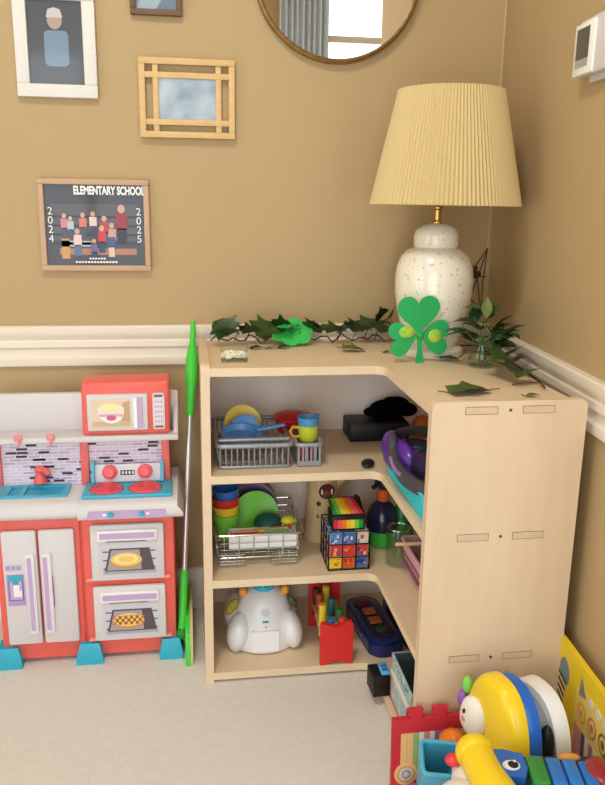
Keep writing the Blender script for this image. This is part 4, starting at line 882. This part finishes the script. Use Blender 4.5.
# ------------------------------------------------------------------ floor toys at the lower right
MATR = mat('red_foam', (206, 46, 58), .75, bump=.25, bscale=500)
fm = T('foam_mat', 'red foam mat edge with square tabs and pastel stripes against the shelf end', 'mat', (-.196, -.776, 0), (R(-4), 0, R(1)))
poly = [(-.155, 0), (.155, 0), (.155, .155)]
for xc in (.262, .212, .1185, .0675):
    xc -= .176; poly += [(xc+.011, .155), (xc+.015, .163), (xc+.016, .173), (xc-.016, .173), (xc-.015, .163), (xc-.011, .155)]
poly += [(-.155, .155)]
base = fm.part('foam', fm.l().m(MATR).prism(poly, -.006, .006, 'y'))
b = fm.l(); cs = [(240, 190, 130), (240, 190, 130), (150, 190, 120), (238, 236, 226), (220, 150, 150), (240, 240, 236), (150, 130, 190), (120, 120, 190), (238, 236, 230), (110, 170, 200), (120, 180, 206), (236, 214, 120), (230, 170, 110)]
x = -.138
for i, c in enumerate(cs): wd = .011 if i > 1 else .013; b.m(flat(c)).box(x, x+wd-.0006, -.0068, -.005, .022, .124); x += wd
fm.part('stripes', b, label='pastel rainbow stripes')
b = fm.l().m(flat((240, 196, 110))).prism(circ(-.126, .036, .024), -.0076, -.006, 'y').m(flat((226, 150, 120))).prism(circ(-.126, .036, .0185), -.0080, -.0076, 'y').m(flat((220, 206, 180))).prism(circ(-.126, .036, .015), -.0084, -.0080, 'y').m(flat((140, 130, 190))).prism(circ(-.126, .036, .009), -.0088, -.0084, 'y').m(flat((220, 206, 180))).prism(circ(-.126, .036, .006), -.0092, -.0088, 'y')
fm.part('disc_print', b)
# yellow board box by the right wall
yb = T('yellow_board', 'big yellow printed board leaning on the right wall', 'board', rw(.93, .020, 0), (0, 0, math.atan2(DR.y, DR.x)))
YEL = pl((240, 208, 40), .45); sg = sgn
X = TR(0, 0, 0, R(-2.0)*sg)
b = yb.l().m(YEL).box(-.30, .10, -.006, .006, .0008, .295, X); yb.part('board', b)
def yq(c, p, k): b.m(flat(c, .45)).prism([(x, z) for x, z in p], *sorted((sg*(.006+.0003*k), sg*.005)), 'y', X)
b = yb.l()
yq((110, 140, 150), circ(-.155, .235, .022, .030), 1)
for i in range(4): yq((40, 36, 40), [(-.215, .235-.014*i), (-.145-.004*i, .215-.016*i), (-.145-.004*i, .208-.016*i), (-.215, .226-.014*i)], 2); yq((240, 238, 220), [(-.215, .226-.014*i), (-.145-.004*i, .208-.016*i), (-.145-.004*i, .205-.016*i), (-.215, .222-.014*i)], 2)
yb.part('striped_print', b)
b = yb.l(); yq((236, 216, 120), rrect(-.10, .09, .015, .255, .03), 1)
for i, c in enumerate(((214, 150, 160), (214, 150, 160), (110, 90, 130), (240, 236, 230), (190, 120, 160), (240, 220, 200), (216, 160, 90), (214, 170, 90), (120, 150, 60), (236, 210, 120))[:11]): yq(c, [(-.098+.0165*i, .016), (-.083+.0165*i, .016), (-.083+.0165*i, .165), (-.098+.0165*i, .165)], 2)
for i, c in enumerate(((226, 170, 80), (200, 130, 90), (140, 110, 60))): yq(c, circ(-.070+.045*i, .200, .018, .022), 2); yq((240, 214, 130), circ(-.070+.045*i, .200, .012, .016), 3); yq(c, circ(-.070+.045*i, .200, .007, .010), 4)
yq((140, 130, 120), [(-.085, .232), (-.055, .240), (-.078, .275)], 3)
for i in range(4): yq((230, 226, 220), circ(-.035+.03*i, .245, .009, .009), 3)
yb.part('piano_print', b, label='pastel stripes and swirl print')

# yellow, blue and white activity drum
YP = pl((246, 208, 30), .3, coat=.2); BP = pl((36, 104, 200), .3, coat=.2)
ax = Vector((.97, .25, 0)).normalized()
dr = T('activity_toy', 'rounded yellow, blue and white activity toy standing on its edge', 'toy', (-.178, -.868, 0), (0, 0, math.atan2(.25, .97)))
# own x: through the toy (face at negative x), own y: across, own z: up
def arch(hw, h, n=22, e=2.4):
    pts = []
    for k in range(n+1):
        a = pi*k/n; c_, s_ = cos(a), sin(a); pts.append((hw*math.copysign(abs(c_)**(2/e), c_), (h*.45)+(h*.55)*abs(s_)**(2/e)))
    return [(hw*.9, .001)]+pts+[(-hw*.9, .001)]
def slab(b, m, hw, h, xa, xb, inset=.012):
    b.m(m); P0 = arch(hw-inset, h-inset); P1 = arch(hw, h); n = len(P0); vs = []; xs = [(xa, P0), (xa+.006, arch(hw-inset*.35, h-inset*.35)), (xa+.014, P1), (xb, P1)]
    for x_, P in xs: vs += [(x_, y_, z_) for y_, z_ in P]
    fs = [tuple(range(n)), tuple(range(3*n+n-1, 3*n-1, -1))]
    for k in range(3): fs += [(k*n+i, k*n+(i+1) % n, (k+1)*n+(i+1) % n, (k+1)*n+i) for i in range(n)]
    return b.add(vs, fs, True)
dr.part('front_shell', slab(dr.l(), YP, .083, .298, -.022, .012), label='yellow front shell')
dr.part('middle_ring', slab(dr.l(), BP, .084, .290, .012, .040, .004), label='blue middle ring')
dr.part('inner_core', slab(dr.l(), mat('grey_core', (140, 140, 142), .5), .072, .245, .040, .075, .004), label='grey core with dark opening')
b = dr.l(); b.m(BLACK).ell((.058, -.068, .185), (.014, .016, .045)); dr.part('opening', b, label='dark opening')
b = slab(dr.l(), pl((240, 236, 228), .35), .086, .266, .075, .105, .005); dr.part('back_shell', b, label='white back shell')
lamb = dr.part('animal_face', dr.l().m(pl((246, 240, 232), .5)).ell((-.024, .040, .196), (.020, .034, .042)).ell((-.018, .058, .180), (.018, .026, .030)), label='white lamb-like face')
dr.part('eye', dr.l().m(BLACK).ell((-.043, .046, .210), (.003, .0035, .005), None, 12, 8), parent=lamb)
dr.part('cheek', dr.l().m(flat((236, 140, 140))).ell((-.0435, .046, .194), (.002, .007, .005), None, 12, 8), parent=lamb)
dr.part('side_knob', dr.l().m(pl((130, 210, 90))).ell((-.016, .078, .240), (.010, .010, .018)), label='green knob')
dr.part('side_knob', dr.l().m(pl((156, 90, 190))).ell((-.020, .084, .208), (.010, .011, .017)), label='purple knob')
dr.part('collar_detail', dr.l().m(flat((110, 110, 120))).ell((-.026, .0, .165), (.008, .022, .012)).m(flat((206, 160, 60))).ell((-.026, .035, .150), (.008, .015, .012)))

# keyboard toy in the foreground
KT = T('caterpillar_piano', 'white toy piano with a blue caterpillar of coloured keys, nearest the camera', 'toy', (-.189, -1.022, 0), (0, 0, R(-7)))
wb = KT.l().m(pl((240, 238, 234), .4, bump=.05)).box(-.118, .178, -.09, .052, .0005, .218, r=.02, seg=4).ell((-.112, -.040, .178), (.05, .062, .048)); KT.part('body', wb)
KT.part('lobe', KT.l().m(YP).ell((-.082, .032, .238), (.033, .026, .034)).tube([(-.082, .030, .238), (-.074, -.02, .235), (-.055, -.080, .225)], [.030, .029, .034], 16), label='big yellow rounded lobe')
KT.part('strip', KT.l().m(pl((170, 214, 60), .35)).box(-.075, .165, -.075, -.030, .205, .226, r=.008), label='lime green strip')
b = KT.l().m(BP).prism([(-.082, .045), (-.068, .010), (-.045, -.018), (-.01, -.022), (.0, .0), (-.0, .035), (-.03, .046)], .216, .234, 'z'); hd_ = KT.part('caterpillar_head', b, label='blue caterpillar head')
KT.part('eye', KT.l().m(pl((246, 246, 246))).ell((-.026, .006, .234), (.015, .012, .005)).m(BLACK).ell((-.024, .004, .2375), (.009, .008, .004)).m(pl((246, 246, 246))).ell((-.021, .008, .2408), (.003, .003, .002), None, 10, 6), parent=hd_)
for i, (x0, x1, c, nm) in enumerate(((.002, .033, (50, 140, 60), 'green'), (.036, .061, (40, 120, 206), 'blue'), (.064, .088, (44, 128, 214), 'mid blue'), (.091, .115, (40, 116, 200), 'deep blue'))):
    KT.part('key', KT.l().m(pl(c, .3, coat=.2)).box(x0, x1, -.028, .036, .214, .232-.002*i, TR(0, 0, 0, 0, 0, R(-4)), r=.005), label=nm+' key')
KT.part('key_bed', KT.l().m(pl((46, 44, 70))).prism(rrect(-.08, .160, -.034, .046, .03), .2165, .219, 'z'))
KT.part('tail', KT.l().m(pl((150, 40, 50), .3, coat=.2)).ell((.126, .006, .221), (.026, .034, .012)).m(pl((214, 150, 60))).ell((.085, .042, .219), (.02, .008, .009)), label='dark red rounded tail')
KT.part('button', KT.l().m(pl((224, 60, 64), .3)).ell((-.117, .034, .222), (.014, .012, .011)), label='red button')
# blue scoop, orange scalloped toy, small bits
sc = T('toy_scoop', 'sky blue toy scoop bucket in front of the red mat', 'scoop', (-.290, -.838, 0.002), (R(16), R(4), R(-10)))
b = wallbox(sc.l().m(pl((84, 178, 212), .35)), -.036, .036, -.034, .034, .010, .152, .010, .004); sc.part('tub', b)
b = sc.l().m(pl((84, 178, 212), .35)); rim(b, -.036, .036, -.034, .034, .152, .0045, 8, .010); sc.part('rim', b)
og = T('scalloped_toy', 'orange scalloped shell toy between the blue scoop and the yellow toy', 'toy', (-.242, -.815, 0))
og.part('shell', og.l().m(pl((240, 128, 30), .4)).lathe([(.0001, .108), (.018, .108), (.026, .120), (.026, .134), (.016, .148), (.0001, .153)], 48, wob=lambda k: 1+.07*cos(k*2*pi/6)))
og.part('stand', og.l().m(pl((240, 170, 40), .4)).lathe([(.022, .0005), (.022, .006), (.012, .014), (.012, .109)], 24))
solo('purple_ball', MB().m(pl((150, 80, 170), .4)).ell((0, 0, .028), .028), 'small purple ball on the carpet at the bottom edge', 'ball', (-.318, -.842, .0005))
solo('orange_ring', MB().m(pl((226, 130, 50), .4)).tube([(.026*cos(2*pi*k/28), .026*sin(2*pi*k/28), .008) for k in range(28)], .008, 10, closed=True), 'orange toy ring on the carpet left of the blue scoop', 'ring', (-.335, -.905, .0005))

# ------------------------------------------------------------------ camera and light
cd = bpy.data.cameras.new('camera'); cam = bpy.data.objects.new('camera', cd); COL.objects.link(cam)
r_ = Vector((.98993509, -.14080595, .01422004)); u_ = Vector((.01994384, .23827593, .9709927)); f_ = Vector((.14010985, .96093614, -.23868591))
Mx = Matrix.Identity(4)
for i in range(3): Mx[i][0] = r_[i]; Mx[i][1] = u_[i]; Mx[i][2] = -f_[i]
Mx.translation = Vector((-.72730161, -2.05400408, 1.1411957)); cam.matrix_world = Mx
cd.sensor_fit = 'HORIZONTAL'; cd.sensor_width = 36; cd.lens = 772.1387*36/605; cd.clip_start = .05
SC.camera = cam
def area(name, loc, rot, sx, sy, power, c):
    l = bpy.data.lights.new(name, 'AREA'); l.shape = 'RECTANGLE'; l.size = sx; l.size_y = sy; l.energy = power; l.color = c
    o = bpy.data.objects.new(name, l); COL.objects.link(o); o.location = loc; o.rotation_euler = rot; return o
area('daylight_rear_window', (-1.375, YR-.16, 1.05), (R(90), 0, 0), 1.75, 2.0, 42, (.80, .93, 1))
area('daylight_door', (.65, YR-.16, 1.3), (R(90), 0, 0), 1.0, 2.5, 16, (.82, .93, 1))
area('daylight_side_window', (XL-.16, -1.9, 1.2), (R(90), 0, R(-90)), 1.8, 1.9, 22, (1, .90, .72))
cl = T('added_ceiling_fill', 'flush white fill lamp added on the ceiling, out of view', 'fill light', (-1.0, -1.45, CH))  # added lamp, out of view, to brighten the floor and upward faces
cl.part('base_ring', cl.l().m(pl((240, 240, 236))).lathe([(.20, -.03), (.21, -.002), (.0001, -.001)], 40))
E_ = bpy.data.materials.new('fill_diffuser'); E_.use_nodes = True; bb = E_.node_tree.nodes['Principled BSDF']; bb.inputs['Emission Color'].default_value = (1, .97, .90, 1); bb.inputs['Emission Strength'].default_value = 58
cl.part('diffuser', cl.l().m(E_).lathe([(.195, -.03), (.18, -.055), (.12, -.075), (.0001, -.082)], 40))
w = bpy.data.worlds.new('sky'); SC.world = w; w.use_nodes = True
w.node_tree.nodes['Background'].inputs[0].default_value = (.85, .93, 1, 1); w.node_tree.nodes['Background'].inputs[1].default_value = 1.5
vs_ = SC.view_settings; vs_.view_transform = 'Standard'; vs_.look = 'None'; vs_.gamma = 1; vs_.exposure = -.2; vs_.use_curve_mapping = False
SC.cycles.max_bounces = 10; SC.cycles.transparent_max_bounces = 16; SC.cycles.use_denoising = True; SC.cycles.sample_clamp_indirect = 6
